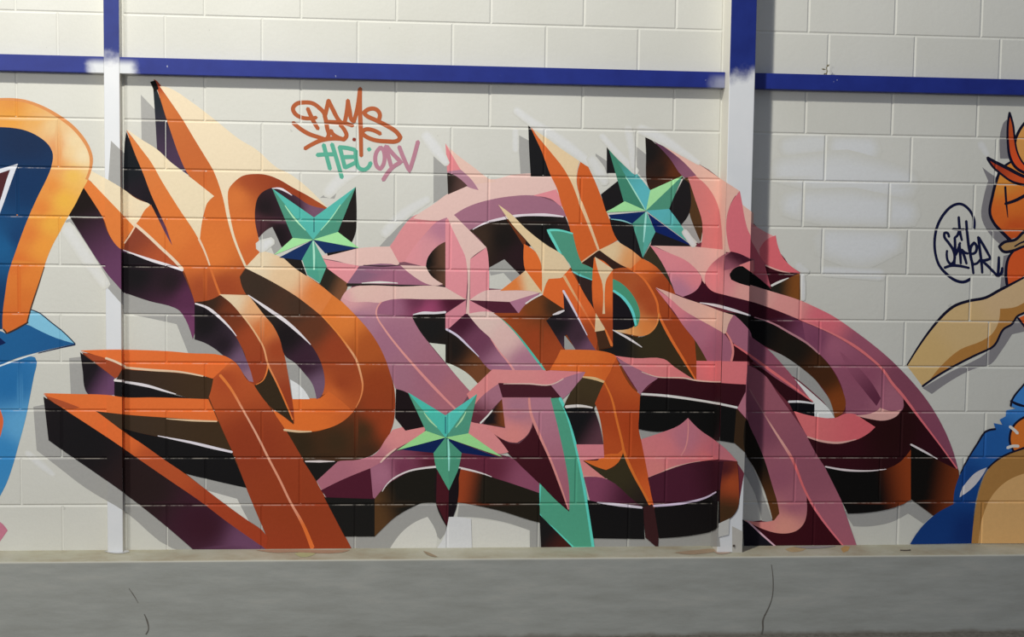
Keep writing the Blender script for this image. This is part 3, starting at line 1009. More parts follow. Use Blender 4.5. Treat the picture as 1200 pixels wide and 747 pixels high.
S(B, 'highlight_line', (226, 188, 178), '590,450 620,450 645,451 660,444', (1, 2, 1.5))
F(B, 'dark_gap', [(578, 488, (28, 24, 26)), (591, 488, (120, 62, 30))], '588,468 593,501 566,497 575,484')
S(B, 'highlight_line', (214, 212, 208), '563,496 570,489 577,481', (2.5, 2))
F(B, 'mauve_leg', [(605, 480, (160, 108, 126)), (600, 510, (210, 128, 124)), (580, 505, (212, 130, 128)), (560, 500, (212, 134, 136))], '588,466 621,466 624,485 623,500 617,511 606,519 596,518 582,511 571,503 585,518 596,530 575,525 560,515 549,506 551,495 570,498 592,502')
F(B, 'maroon_dagger', [(590, 520, (62, 22, 30)), (650, 580, (54, 18, 26))], '571,502 582,511 596,519 608,520 618,511 624,500 625,491 633,512 645,540 653,560 667,600 650,586 632,568 612,548 590,526')
F(B, 'mauve_leg', [(635, 475, (166, 110, 128)), (660, 580, (150, 88, 104))], '620,466 646,466 652,490 660,520 666,560 668,600 653,560 645,540 633,512 624,490')
F(B, 'green_strip', (68, 144, 118), '645,467 658,466 665,485 674,520 683,560 690,600 697,643 672,643 632,603 632,566 650,585 667,600 667,575 664,550 658,520 651,490')
S(B, 'turquoise_line', (76, 182, 168), '656,467 664,484 674,520 682,558 689,600 695,642', (4, 4, 4, 4))
S(B, 'turquoise_line', (74, 180, 164), '633,569 632,586 632,603 650,621 672,642', (3, 3, 3))
S(B, 'turquoise_line', (70, 170, 150), '672,642 684,642 696,642', 3)
S(B, 'highlight_line', (220, 142, 138), '620,467 622,484 630,505 645,539 655,565 666,597', (3, 4, 3, 3, 1.5))
F(B, 'pink_face', [(470, 506, (212, 134, 134)), (440, 545, (170, 104, 118)), (395, 556, (162, 98, 114)), (490, 502, (214, 134, 134))], '370,562 393,542 420,539 440,532 452,515 460,504 475,500 500,496 497,508 480,518 462,528 448,541 435,549 400,564 377,575')
F(B, 'pink_face', (212, 132, 134), '550,494 572,503 596,530 585,532 560,522 548,512')
F(B, 'maroon_side', (74, 26, 42), '376,575 400,563 434,549 439,585 384,584')
F(B, 'mauve_band', [(450, 555, (158, 100, 122)), (470, 550, (110, 50, 74)), (510, 540, (80, 28, 42)), (570, 548, (92, 36, 54)), (620, 568, (128, 68, 92))],
  '434,549 448,541 465,529 512,527 545,529 585,533 600,537 612,548 632,567 632,578 600,567 575,559 558,553 538,548 515,547 495,549 480,553 466,560 453,569 441,586 437,583')
F(B, 'dark_side', [(442, 600, (80, 54, 30)), (470, 590, (28, 26, 22))], '438,586 453,569 466,560 480,553 495,549 516,547 516,590 495,590 480,596 462,607 450,618 439,629')
F(B, 'dark_side', (26, 25, 24), '380,583 439,585 439,629 404,629')
F(B, 'dark_side', [(540, 570, (140, 58, 26)), (566, 574, (32, 28, 22))], '535,550 558,553 575,559 600,567 632,578 633,613 615,608 590,600 560,593 535,589')
F(B, 'dark_side', [(640, 625, (24, 23, 24)), (660, 640, (60, 26, 22))], '632,603 650,621 672,643 634,643')
S(B, 'highlight_line', (222, 214, 214), '448,576 455,566 466,558 480,552 495,549 514,547', (1, 2, 2.5, 3))
S(B, 'highlight_line', (222, 214, 214), '536,548 550,551 565,555 576,559', (3, 2.5, 1))
S(B, 'highlight_line', (226, 188, 176), '446,542 455,533 464,526', (2, 3, 2))
F(B, 'dark_side', (27, 25, 24), '355,540 396,541 371,564')
S(B, 'highlight_line', (200, 190, 190), '358,541 375,541 392,541', (2, 3, 1))

# ---------------------------------------------------------------- small orange letters, centre right
F(D, 'dark_side', (30, 30, 32), '619,145 626,158 640,186 650,207 622,207 620,175')
F(D, 'orange_face', [(640, 190, (212, 100, 38)), (685, 285, (202, 92, 31))], '621,146 630,160 643,175 655,190 665,205 673,220 680,238 690,262 701,293 680,309 672,285 665,258 658,240 653,222 645,205 635,178 623,152')
F(D, 'orange_face', (203, 92, 31), '683,183 690,197 697,212 708,240 716,262 725,281 702,294 690,262 681,235 676,215 677,200 680,190')
F(D, 'cream_face', (236, 208, 164), '621,144 640,155 662,168 684,182 679,190 676,203 676,218 683,240 680,242 670,215 660,197 645,178 632,162')
S(D, 'highlight_line', (234, 196, 152), '680,237 690,262 701,292', (5, 4, 3))
S(D, 'highlight_line', (234, 190, 150), '702,293 692,300 681,308', 2)
F(D, 'teal_patch', (74, 146, 122), '641,269 655,269 671,273 678,300 682,309 697,315 697,330 680,324 672,319 667,309 658,299 650,285')
S(D, 'turquoise_line', (92, 196, 180), '657,298 649,283 642,270 655,270 671,274', (3, 4, 3, 2))
S(D, 'turquoise_line', (84, 180, 176), '672,319 682,324 697,330', (2, 3, 3))
F(D, 'dark_side', (52, 34, 28), '701,294 706,295 737,315 718,316 697,301 697,316 682,308')
F(D, 'cream_face', [(716, 296, (236, 208, 162)), (738, 304, (214, 150, 90)), (752, 312, (200, 96, 36))], '702,293 723,283 740,293 756,306 768,318 752,318 737,315')
F(D, 'dark_side', (50, 36, 34), '674,322 697,330 698,366 685,345')
F(D, 'orange_post', [(700, 340, (214, 98, 32)), (712, 345, (212, 98, 34)), (710, 385, (150, 62, 26)), (700, 372, (170, 74, 30))], '696,302 707,306 718,316 719,406 709,390 697,368')
F(D, 'cream_face', (236, 208, 166), '697,301 719,316 711,327 709,336 709,368 706,368 706,334 700,315')
F(D, 'brown_face', (112, 54, 26), '588,249 600,264 616,282 616,292 604,273')
F(D, 'orange_face', (222, 106, 36), '614,286 628,296 634,309 636,345 632,341 616,319')
F(D, 'cream_face', [(615, 275, (236, 208, 162)), (650, 312, (238, 212, 170))], '584,240 600,252 616,268 640,287 660,300 668,314 665,318 660,324 657,326 643,327 639,335 638,347 635,345 635,320 634,309 628,296 616,281 600,263')
F(D, 'cream_face', [(620, 330, (234, 206, 160)), (605, 333, (222, 124, 54))], '616,317 636,344 620,341 586,341 600,330')
F(D, 'orange_face', (212, 98, 34), '643,327 658,326 662,322 662,363 648,354 636,346 639,335')
F(D, 'brown_face', [(648, 360, (60, 42, 28)), (625, 360, (116, 62, 26)), (600, 374, (152, 68, 28)), (630, 400, (150, 62, 26)), (650, 420, (156, 66, 28))],
  '636,346 648,354 662,363 648,370 640,375 650,392 662,409 656,418 646,434 640,435 626,416 606,391 592,377 578,367 608,367 616,357')
F(D, 'dark_side', [(655, 380, (28, 26, 28)), (680, 395, (58, 40, 50)), (692, 406, (108, 72, 96))], '640,376 648,370 661,362 660,343 672,362 690,397 700,411 675,411 664,392 661,394 661,410 650,392')
S(D, 'highlight_line', (222, 214, 210), '616,356 625,350 635,345', 2)
S(D, 'highlight_line', (214, 208, 210), '648,369 654,367 661,364', (1.5, 4, 2))
F(D, 'orange_diagonal', [(668, 330, (214, 98, 34)), (685, 360, (208, 94, 34)), (692, 388, (158, 66, 28))], '660,323 668,315 676,329 686,347 698,368 699,412 690,398 680,378 668,355 660,341')
S(D, 'highlight_line', [(665, 330, (238, 186, 130)), (692, 378, (210, 100, 40))], '661,324 670,340 680,357 690,374 697,386', (4, 3, 2.5, 2))
S(D, 'highlight_line', (208, 200, 214), '660,341 668,355 676,370 688,393', (3, 3, 2, 1))
F(D, 'cream_face', (236, 206, 162), '698,367 710,387 697,389')
F(D, 'dark_side', (66, 42, 28), '698,389 709,387 718,406 702,410')
S(D, 'highlight_line', (216, 112, 44), '709,386 717,405', (2, 4))
F(D, 'brown_ring', [(728, 322, (168, 78, 32)), (755, 345, (160, 68, 28)), (764, 362, (158, 66, 28)), (755, 384, (206, 118, 50)), (740, 388, (226, 156, 84)), (722, 387, (236, 206, 160))],
  '718,316 735,314 742,317 752,325 763,340 770,355 772,369 768,382 760,391 750,394 738,392 718,388 718,384 742,383 748,373 748,360 740,345 728,333 718,327')
F(D, 'brown_ring', [(750, 312, (206, 100, 36)), (775, 335, (150, 62, 24)), (795, 385, (146, 60, 24))], '738,316 752,303 768,312 782,328 792,345 786,347 769,338 790,368 812,395 816,410 817,448 800,421 785,396 775,378 772,368 770,355 763,340 752,325')
F(D, 'teal_crescent', (66, 142, 112), '718,327 728,332 740,344 748,359 750,371 747,382 743,384 742,370 732,353 718,342')
F(D, 'dark_hollow', (26, 23, 28), '718,343 730,351 740,365 744,381 741,384 718,387')
S(D, 'turquoise_line', (84, 188, 184), '719,341 730,349 740,363 745,381', (3, 4, 4, 3))
F(D, 'dark_side', (54, 48, 34), '753,303 762,287 775,307 792,345 782,328 768,312')
F(D, 'dark_side', [(760, 402, (52, 44, 28)), (725, 405, (26, 25, 26)), (800, 432, (54, 42, 26))], '718,387 738,393 752,395 762,390 769,382 773,372 785,396 800,421 817,447 795,434 778,422 745,421 720,419 700,411 718,407')
S(D, 'highlight_line', (210, 204, 206), '718,387 735,396 752,407', (1, 3, 3, 1))
S(D, 'highlight_line', (212, 104, 36), '735,314 752,325 763,340 770,355 772,368 785,395 800,420 815,445', (1.5, 3, 3, 4, 3.5, 2))
S(D, 'highlight_line', (226, 140, 66), '772,368 769,381 760,391 749,394', (2, 2, 1))
F(D, 'dark_side', (70, 52, 28), '814,398 829,423 816,424')
F(D, 'orange_bar', [(690, 420, (220, 108, 34)), (670, 435, (218, 106, 36)), (715, 430, (196, 90, 28))], '657,410 680,410 700,411 715,414 723,418 719,427 709,449 690,444 683,442 686,436 644,434 650,424')
F(D, 'underside', [(690, 455, (62, 50, 32)), (680, 472, (58, 46, 30))], '684,441 708,448 700,470 696,479 660,478 668,461')
F(D, 'dark_side', [(680, 500, (22, 22, 24)), (704, 515, (84, 52, 62))], '661,478 696,479 703,500 707,522 676,522 668,495')
S(D, 'highlight_line', (222, 216, 212), '663,477 680,476 694,478', (4, 4, 2))
S(D, 'highlight_line', (234, 196, 140), '683,442 697,444 708,448', (2, 4, 3))
F(D, 'orange_stem', [(700, 480, (156, 62, 24)), (735, 440, (176, 76, 26)), (740, 500, (156, 58, 18)), (715, 530, (166, 68, 24)), (763, 595, (186, 80, 26))],
  '722,419 731,440 741,455 750,462 750,480 748,500 752,520 758,550 763,580 770,607 760,590 750,570 742,555 731,529 727,537 716,542 704,542 708,536 706,510 702,487 697,473 708,448 718,430')
F(D, 'orange_hook', (218, 104, 30), '683,540 700,540 707,534 724,532 730,526 728,537 720,546 710,551 698,547')
F(D, 'olive_dagger', [(725, 560, (50, 44, 28)), (756, 592, (36, 28, 26))], '682,539 698,547 710,551 721,546 731,529 742,555 750,570 760,590 768,604 754,596 744,588 711,562 697,551')
S(D, 'highlight_line', (222, 114, 34), '708,448 717,468 722,490 729,519 731,529 742,555 755,579 768,604', (2, 3, 3, 4, 3, 4))
F(D, 'dark_tip', (50, 26, 28), '753,595 764,591 770,606 771,643 756,630')

# ---------------------------------------------------------------- pink ribbon letter, right
F(R, 'dark_side', [(775, 200, (38, 30, 26)), (790, 203, (92, 46, 24)), (760, 180, (28, 26, 26))], '756,158 785,185 798,204 801,209 777,220 762,224 758,214 757,180')
F(R, 'light_face', [(790, 182, (222, 176, 162)), (845, 225, (220, 174, 158)), (848, 280, (234, 184, 168))], '757,157 785,172 818,192 842,208 867,224 860,232 854,245 851,262 853,285 856,296 846,295 845,262 841,240 830,220 815,206 800,190 785,178')
F(R, 'mauve_band', [(780, 176, (98, 60, 84)), (805, 200, (134, 84, 106))], '759,159 785,177 800,189 816,206 804,209 799,206 785,186')
F(R, 'pink_face', [(825, 230, (194, 112, 110)), (835, 285, (194, 112, 110))], '805,208 815,206 830,220 841,240 845,262 847,295 821,292 823,262 815,235')
F(R, 'brown_face', (78, 54, 32), '800,210 806,208 815,235 823,262 821,284 815,270 808,250 808,216')
F(R, 'pink_face', (196, 98, 108), '867,224 870,240 873,257 877,271 883,280 883,307 868,300 856,296 853,285 851,262 856,240')
F(R, 'light_face', (214, 170, 156), '870,240 883,250 883,281 877,271 873,257')
F(R, 'light_face', (206, 138, 138), '880,261 895,271 909,278 898,284 892,292 892,301 900,313 892,305 886,295 880,280')
F(R, 'pink_face', (200, 92, 100), '909,276 912,290 918,303 928,313 940,321 930,320 912,318 898,312 891,301 890,292 897,282')
F(R, 'pink_face', (178, 82, 96), '879,280 887,294 893,304 899,312 904,337 895,332 879,322')
F(R, 'maroon_side', (54, 16, 26), '896,310 912,317 938,321 925,327 903,337')
F(R, 'brown_face', [(912, 338, (34, 32, 26)), (933, 340, (118, 68, 26))], '903,337 922,327 938,320 938,354 925,349 905,343')
S(R, 'highlight_line', (206, 204, 200), '904,335 912,331 924,326', (3, 3, 1))
S(R, 'highlight_line', (222, 170, 160), '897,311 912,317 926,320', (2, 2, 1))
F(R, 'light_face', (218, 172, 162), '761,286 800,288 850,293 851,300 840,305 831,313 827,323 826,334 823,334 822,325 815,315 803,305 785,297')
F(R, 'pink_face', [(790, 305, (202, 122, 130)), (812, 325, (198, 118, 126)), (798, 340, (168, 112, 134))], '761,287 785,297 803,305 815,315 822,325 821,333 815,341 800,348 791,344 784,325 775,307')
F(R, 'pink_face', [(845, 302, (150, 88, 100)), (838, 320, (206, 124, 128)), (870, 342, (224, 158, 150)), (850, 335, (204, 126, 130)), (862, 305, (120, 60, 76))], '851,297 840,304 831,313 826,324 827,333 834,341 850,346 883,355 883,334 866,332 857,326 855,321 862,314 884,318 884,304 868,299 857,295')
F(R, 'maroon_side', [(860, 299, (60, 22, 36)), (852, 312, (138, 76, 92))], '850,300 857,295 868,298 881,305 868,310 857,315 848,317')
F(R, 'pink_face', (206, 118, 118), '866,311 883,305 883,322 874,316')
F(R, 'dark_hollow', (16, 14, 15), '855,323 858,317 864,313 870,312 880,319 895,331 907,343 895,340 880,336 866,332 857,328')
F(R, 'maroon_side', [(840, 350, (54, 16, 30)), (900, 368, (52, 14, 26)), (955, 398, (104, 54, 80))], '823,329 834,341 850,346 881,354 905,362 930,372 950,384 966,396 966,421 948,404 925,390 900,377 878,370 845,360 818,355 800,348 815,341')
F(R, 'pink_curve', [(892, 346, (220, 158, 150)), (920, 358, (212, 140, 136)), (965, 374, (190, 92, 104)), (1010, 405, (136, 74, 94)), (1060, 445, (112, 60, 78)), (1105, 515, (112, 60, 80))],
  '879,334 905,342 937,352 955,360 975,370 1000,387 1030,410 1050,428 1075,455 1092,478 1107,505 1117,530 1123,552 1100,521 1075,487 1056,462 1045,449 1033,433 1020,420 1000,405 975,391 950,381 930,372 905,362 879,353')
F(R, 'mauve_curve', [(975, 405, (144, 82, 104)), (1010, 440, (126, 68, 90)), (1000, 470, (124, 70, 90)), (1045, 470, (142, 86, 104)), (960, 400, (108, 56, 82))],
  '940,377 975,391 1000,405 1020,420 1033,433 1045,449 1056,462 1059,475 1055,484 1045,484 1030,482 1015,487 1000,490 991,487 990,470 985,450 975,432 960,415 944,401')
F(R, 'dark_streak', [(992, 424, (128, 70, 92)), (1028, 468, (84, 38, 58))], '984,412 1003,428 1020,447 1032,467 1027,476 1010,455 994,434')
F(R, 'dark_hollow', [(890, 390, (14, 13, 14)), (930, 410, (26, 22, 18)), (965, 440, (60, 34, 18)), (984, 475, (112, 54, 18))], '850,366 878,370 900,377 925,390 945,402 960,415 975,433 986,455 991,473 988,484 978,491 975,477 968,461 955,445 940,432 920,418 905,410 895,405 882,396 870,380')
S(R, 'highlight_line', (196, 190, 194), '820,355 838,358 860,364 879,370', (1, 4, 4, 2))
S(R, 'highlight_line', (160, 110, 120), '884,372 905,379 925,390 945,402 960,415', (1.5, 2.5, 3, 2))
F(R, 'white_gap', (196, 198, 198), '908,422 920,436 935,447 955,464 970,478 978,490 954,491 952,473 940,457 925,438')
F(R, 'light_face', [(790, 350, (226, 178, 166)), (840, 378, (230, 184, 166))], '768,337 785,343 800,349 818,355 832,360 845,365 861,370 855,377 851,391 847,391 838,385 820,375 800,363 785,350')
F(R, 'mauve_face', [(785, 360, (196, 114, 124)), (820, 390, (158, 98, 118)), (840, 412, (146, 86, 106))], '768,338 785,350 800,363 820,375 838,385 848,391 855,400 860,411 857,424 829,424 815,400 800,381 790,366 778,351')
F(R, 'mauve_face', (146, 88, 108), '860,369 870,378 880,391 880,417 868,408 857,400 852,392 853,382')
F(R, 'maroon_side', (52, 16, 22), '858,403 868,408 882,418 882,425 857,424')
S(R, 'highlight_line', (218, 130, 126), '851,390 857,401 859,412 857,423', (2, 3, 3))
F(R, 'mauve_face', [(890, 412, (120, 66, 86)), (930, 450, (138, 70, 86))], '878,394 898,408 910,420 925,437 940,456 953,473 945,469 920,452 895,433 878,419')
S(R, 'highlight_line', (206, 100, 104), '860,404 878,416 905,436 930,454 952,471', (2, 3, 4, 3, 2))
F(R, 'pink_bar', [(735, 424, (206, 118, 122)), (780, 435, (208, 116, 118))], '720,417 745,420 778,421 790,430 813,445 790,444 770,443 750,435')
F(R, 'pink_bar', [(830, 435, (206, 108, 112)), (870, 438, (202, 104, 110))], '816,423 878,424 878,452 845,449 816,446')
F(R, 'mauve_band', (148, 96, 116), '722,419 750,434 772,443 758,453 750,463 736,441')
F(R, 'maroon_side', (48, 16, 24), '771,443 813,445 845,449 878,451 872,466 864,480 840,475 800,467 750,463')
S(R, 'highlight_line', (232, 196, 180), '752,436 771,442 800,443 816,446 845,448', (1, 1.5, 2, 1.5))
S(R, 'highlight_line', (222, 220, 218), '752,462 780,464 810,468 840,473 864,478', (3, 3.5, 3, 3))
F(R, 'dark_side', (17, 17, 17), '750,464 800,468 864,480 865,500 862,520 845,517 836,516 827,510 806,492 795,500 776,506 748,503')
F(R, 'mauve_band', (156, 96, 112), '877,453 878,495 864,479')
F(R, 'brown_face', (48, 34, 22), '863,479 877,495 877,534 868,526 860,519')
F(R, 'pink_face', [(690, 530, (190, 112, 122)), (690, 552, (206, 126, 124))], '675,521 707,521 708,537 683,540 698,552 712,563 684,560')
F(R, 'pink_face', [(780, 530, (186, 104, 110)), (805, 515, (164, 100, 116)), (835, 530, (156, 90, 104)), (770, 550, (206, 120, 118)), (830, 539, (196, 104, 104))], '751,515 775,507 795,499 806,490 820,504 836,515 850,526 864,541 840,539 820,541 800,545 785,550 760,561')
S(R, 'highlight_line', (226, 176, 164), '760,560 775,555 787,549 800,545 820,541', (2, 4, 2, 1.5))
S(R, 'highlight_line', (206, 132, 132), '806,492 806,510 803,525 798,534', (1, 2, 1.5))
S(R, 'highlight_line', (226, 170, 160), '684,559 698,560 711,562', (3, 2))
F(R, 'maroon_side', [(695, 575, (116, 58, 84)), (735, 585, (62, 26, 42))], '684,559 712,562 744,588 755,596 730,594 702,590 692,591')
F(R, 'maroon_side', [(800, 565, (66, 26, 42)), (842, 555, (50, 20, 30))], '759,560 785,550 800,545 820,541 850,541 850,560 848,572 838,579 825,584 800,590 766,593')
F(R, 'dark_side', (20, 19, 20), '688,586 702,589 730,594 754,596 755,632 695,631')
F(R, 'dark_side', (20, 18, 19), '766,593 800,589 825,583 848,572 848,612 838,621 815,627 772,631')
S(R, 'highlight_line', (204, 196, 210), '700,589 725,592 752,595', (2, 4, 3))
S(R, 'highlight_line', (182, 168, 192), '766,593 800,590 825,584 839,577', (3, 3, 3, 2))
F(R, 'orange_face', [(858, 565, (142, 60, 26)), (852, 600, (56, 38, 22)), (850, 552, (58, 22, 30))], '848,541 864,541 866,575 865,595 858,606 844,614 844,575')
F(R, 'grey_panel', (150, 150, 148), '842,614 855,608 854,627 842,630')
F(R, 'grey_panel', (142, 140, 136), '858,617 872,624 871,650 858,649')
F(R, 'dark_side', [(885, 545, (24, 20, 16)), (908, 600, (78, 46, 22))], '877,492 888,520 896,540 905,570 912,595 914,606 906,613 897,580 885,551 873,530 873,494')
F(R, 'mauve_leg', [(890, 500, (112, 62, 80)), (915, 560, (128, 72, 90)), (930, 590, (138, 80, 96)), (920, 618, (214, 142, 130)), (890, 614, (196, 120, 116))],
  '876,430 879,456 895,485 917,520 928,537 943,575 946,590 945,603 942,613 935,621 924,625 911,625 896,621 872,610 895,612 907,610 913,602 911,590 905,570 896,540 888,520 876,492')
F(R, 'mauve_leg', [(900, 460, (134, 76, 90)), (950, 545, (124, 70, 86)), (985, 620, (134, 76, 92))], '876,428 888,434 898,442 910,460 930,488 945,510 960,535 978,565 990,600 1004,641 988,641 957,600 944,577 928,537 917,520 895,485 877,455')
F(R, 'maroon_side', (48, 10, 20), '945,584 957,602 973,622 990,641 910,642 893,627 876,612 896,621 911,625 924,625 935,621 942,613 945,603')
F(R, 'dark_side', (20, 18, 26), '870,609 878,614 893,627 910,642 872,648')
S(R, 'highlight_line', [(890, 475, (140, 90, 98)), (912, 512, (206, 150, 142)), (935, 556, (196, 92, 96)), (970, 620, (192, 96, 108))], '878,456 895,485 908,506 917,520 928,538 943,575 957,600 988,640', (1.5, 2, 4, 3, 3, 2))
S(R, 'highlight_line', (188, 150, 168), '876,611 892,626 909,641', (2, 2.5, 2))
F(R, 'maroon_side', (42, 12, 20), '876,424 898,436 905,441 930,457 953,472 925,473 910,457 898,442')
F(R, 'dark_side', (14, 14, 18), '924,472 954,473 954,488 930,484')
S(R, 'highlight_line', (196, 196, 200), '924,471 938,471 953,473', (3, 3, 2))
F(R, 'pink_lens', [(960, 498, (194, 96, 100)), (1005, 500, (186, 84, 92))], '930,482 953,488 978,490 990,485 1003,486 1015,494 1026,500 1016,509 1002,516 982,519 962,518 946,512 938,498')
F(R, 'maroon_side', [(980, 530, (44, 12, 20)), (1050, 510, (34, 9, 14)), (1090, 530, (40, 12, 20))], '945,511 962,518 982,519 1002,516 1016,509 1026,501 1003,486 1020,491 1035,493 1050,488 1059,478 1058,464 1075,487 1100,521 1123,552 1100,541 1068,522 1066,530 1055,541 1040,549 1020,552 990,551 966,547 955,530')
F(R, 'light_face', (206, 156, 150), '1002,487 1025,483 1031,478 1045,482 1056,480 1050,488 1036,493 1018,491')
S(R, 'highlight_line', (212, 160, 152), '946,512 962,517 982,519 1003,515', (2, 3, 3, 1))
F(R, 'dark_side', [(1028, 572, (14, 13, 13)), (1068, 566, (116, 48, 16))], '966,547 990,551 1020,552 1040,549 1055,541 1067,527 1067,586 1058,591 1040,597 1015,601 993,602 980,575')
F(R, 'dark_side', [(1086, 560, (16, 14, 13)), (1124, 566, (98, 42, 16))], '1067,521 1100,540 1123,551 1123,566 1118,592 1105,600 1094,605 1067,585')
S(R, 'highlight_line', (190, 180, 184), '967,547 990,551 1018,552 1038,550', (2, 3, 2, 1))
S(R, 'highlight_line', (190, 184, 188), '1067,521 1082,529 1098,538', (2.5, 3, 1))
S(R, 'highlight_line', [(950, 381, (202, 110, 114)), (1020, 420, (196, 100, 104)), (1100, 520, (188, 90, 100))], '935,374 975,391 1000,405 1020,420 1034,433 1045,449 1057,463 1075,487 1100,520 1121,549', (1, 2, 4, 3, 4, 3, 2, 2))

# ---------------------------------------------------------------- three stars with ten facets each
def star(label, back, backcol, facets, lines):
    st = letter(G, 'star', backcol, back, label)
    for c, s in facets:
        F(st, 'facet', c, s, 20)
    for c, s, w in lines:
        S(st, 'ridge_line', c, s, w)
TQ, GR, LG, NV = (80, 184, 170), (78, 152, 126), (158, 222, 152), (26, 52, 100)
star('teal star beside the cream spike of the orange letter',
     ['417,219 418,258 417,272 412,285 394,272 404,250', '332,302 353,305 360,324 345,314', '383,296 420,291 392,298 384,300'],
     (36, 32, 30),
     [(TQ, '319,221 368,255 367,281'), (GR, '319,221 367,281 343,279'),
      (TQ, '417,219 367,281 368,255'), (GR, '417,219 396,272 367,281'),
      (LG, '421,291 367,281 396,272'), (NV, '420,291 381,297 367,281'),
      (LG, '321,299 343,279 367,281'), (NV, '327,302 367,281 354,305'),
      ((76, 162, 138), '367,281 375,332 360,322 354,304'), ((84, 166, 140), '367,281 383,312 375,332')],
     [((170, 226, 180), '334,241 345,256 358,270', (1, 2.5, 1)), ((160, 220, 180), '399,240 388,256 376,270', (1, 1.5, 1)), ((170, 226, 200), '367,283 368,298 368,316', (2, 3, 2)), ((50, 120, 120), '368,256 368,272', 1.5)])
star('teal star above the pink letter, next to the wide column',
     ['711,168 724,203 711,203', '704,228 728,209 733,232 731,238 710,248', '714,256 742,262 752,292 753,304 740,293 724,282', '801,209 808,215 808,249 798,264 782,246', '766,271 812,289 762,288'],
     (30, 28, 30),
     [((62, 132, 108), '711,167 733,206 757,247 731,237'), ([(720, 182, (62, 134, 108)), (752, 228, (82, 172, 180))], '711,167 735,191 762,223 757,247 733,206'),
      ((150, 208, 146), '800,206 757,247 762,223'), ((72, 140, 116), '800,206 784,245 757,247'),
      ([(770, 252, (78, 166, 172)), (805, 282, (80, 156, 138))], '757,247 784,245 798,264 812,288'), ((16, 34, 92), '759,250 812,289 768,272'),
      ((78, 160, 148), '757,247 768,272 753,302'), ((74, 148, 130), '757,247 753,302 741,262'),
      ((152, 214, 148), '710,249 732,236 757,247'), ((18, 40, 92), '713,252 757,248 741,262 716,257')],
     [((150, 210, 190), '733,207 745,227 756,246', (1, 2, 1)), ((150, 210, 200), '757,249 756,262 754,284', (2, 3, 1)), ((120, 180, 180), '716,257 730,259 741,263', (1, 2, 1))])
star('teal star at the foot of the pink letter, above a dark tip',
     ['512,546 526,574 527,600 525,620 511,591', '478,461 486,470 500,500 475,505 463,490 464,456', '510,549 540,549 525,619'],
     (30, 22, 24),
     [((64, 176, 160), '478,460 522,487 522,513'), ((76, 148, 122), '478,460 522,513 499,505'),
      ((70, 178, 166), '559,462 522,513 522,487'), ((72, 144, 120), '559,462 549,508 522,513'),
      ((150, 216, 140), '589,536 522,513 549,508'), ((14, 32, 78), '586,537 541,531 522,513'),
      ((150, 216, 140), '465,528 499,505 522,513'), ((14, 34, 80), '469,527 522,513 508,531'),
      ((70, 146, 116), '522,513 527,576 512,551 508,531'), ((66, 138, 112), '522,513 541,531 537,550 527,576'),
      ((66, 22, 30), '512,550 526,575 525,619 511,590'), ((24, 18, 22), '526,575 537,551 536,590 525,619')],
     [((170, 222, 170), '497,484 503,492 512,501', (1, 2.5, 1)), ((170, 222, 170), '546,483 541,492 534,501', (1, 2.5, 1)), ((140, 214, 200), '525,515 526,532 526,552', (2, 3, 1.5)), ((40, 110, 120), '522,489 522,508', 1.5)])
HL = letter(G, 'white_overspray', (0.77, 0.775, 0.78), ['521,627 526,606 535,606 552,608 553,643 512,643'], 'clean white paint sprayed around the letter tips')
for s, w, k in (('500,160 512,176 522,190', (14, 16, 8), .8), ('606,130 622,142 650,160 690,190', (10, 12, 14, 10), .75), ('604,150 604,175', (8, 8), .6),
                ('706,160 724,180 744,200', (8, 9, 8), .7), ('736,152 740,175 742,195', (10, 10, 8), .6), ('752,152 775,162 800,178 818,190', (12, 14, 10, 6), .8),
                ('386,224 402,208 418,200', (14, 16, 12), .6), ('452,272 474,250 500,234', (12, 14, 10), .6), ('694,188 702,200 708,212', (12, 14, 10), .6),
                ('940,320 941,335 941,350', (5, 6, 5), .8), ('936,312 944,318', (10, 8), .6), ('33,532 48,545 62,556', (8, 10, 6), .6), ('80,270 100,300 122,332', (16, 16, 12), .55),
                ('1150,170 1156,180', (10, 8), .6), ('308,288 316,284', (14, 10), .8), ('803,273 812,286', (7, 7), .9)):
    soft(HL, 'spray_haze', (0.80, 0.81, 0.83), s, [v * 1.25 for v in w], k * 0.8)

# ================================================================== neighbouring piece at the near end of the wall
N = empty('graffiti_lettering', (-0.2, 0.0, Z_BASE + ZG))
tag(N, 'cropped graffiti piece in blue and yellow-orange beside the narrow column', 'graffiti')
OR = F(N, 'orange_loop', [(15, 122, (232, 150, 66)), (15, 136, (240, 164, 58)), (40, 140, (238, 176, 92)), (62, 148, (238, 200, 140)), (85, 166, (240, 216, 168)), (96, 182, (242, 222, 178)), (80, 178, (240, 208, 150)), (68, 172, (230, 150, 84)), (68, 192, (232, 150, 74)), (85, 205, (244, 192, 80)), (60, 218, (232, 142, 56)),
       (75, 235, (244, 184, 60)), (48, 245, (228, 130, 48)), (60, 262, (240, 172, 56)), (34, 275, (224, 124, 46)), (50, 290, (234, 150, 48)), (20, 310, (220, 112, 38)), (36, 325, (222, 124, 40)), (18, 375, (212, 104, 34)), (28, 350, (214, 112, 36))],
       '-70,118 -20,114 0,115 15,115 30,117 50,124 70,135 85,146 97,159 105,172 109,186 107,200 103,211 97,222 88,240 78,257 70,272 60,291 51,315 45,335 38,356 35,366 33,378 25,383 15,388 7,391 3,385 -10,380 -30,300 -60,200')
OR['label'] = 'yellow-orange airbrushed loop'
F(OR, 'orange_edge', (226, 148, 84), '0,115 15,115 30,117 50,124 70,135 85,146 97,159 105,172 109,186 107,200 103,211 100,210 104,199 105,186 102,175 94,162 82,149 67,138 48,127 28,120 14,118 0,118')
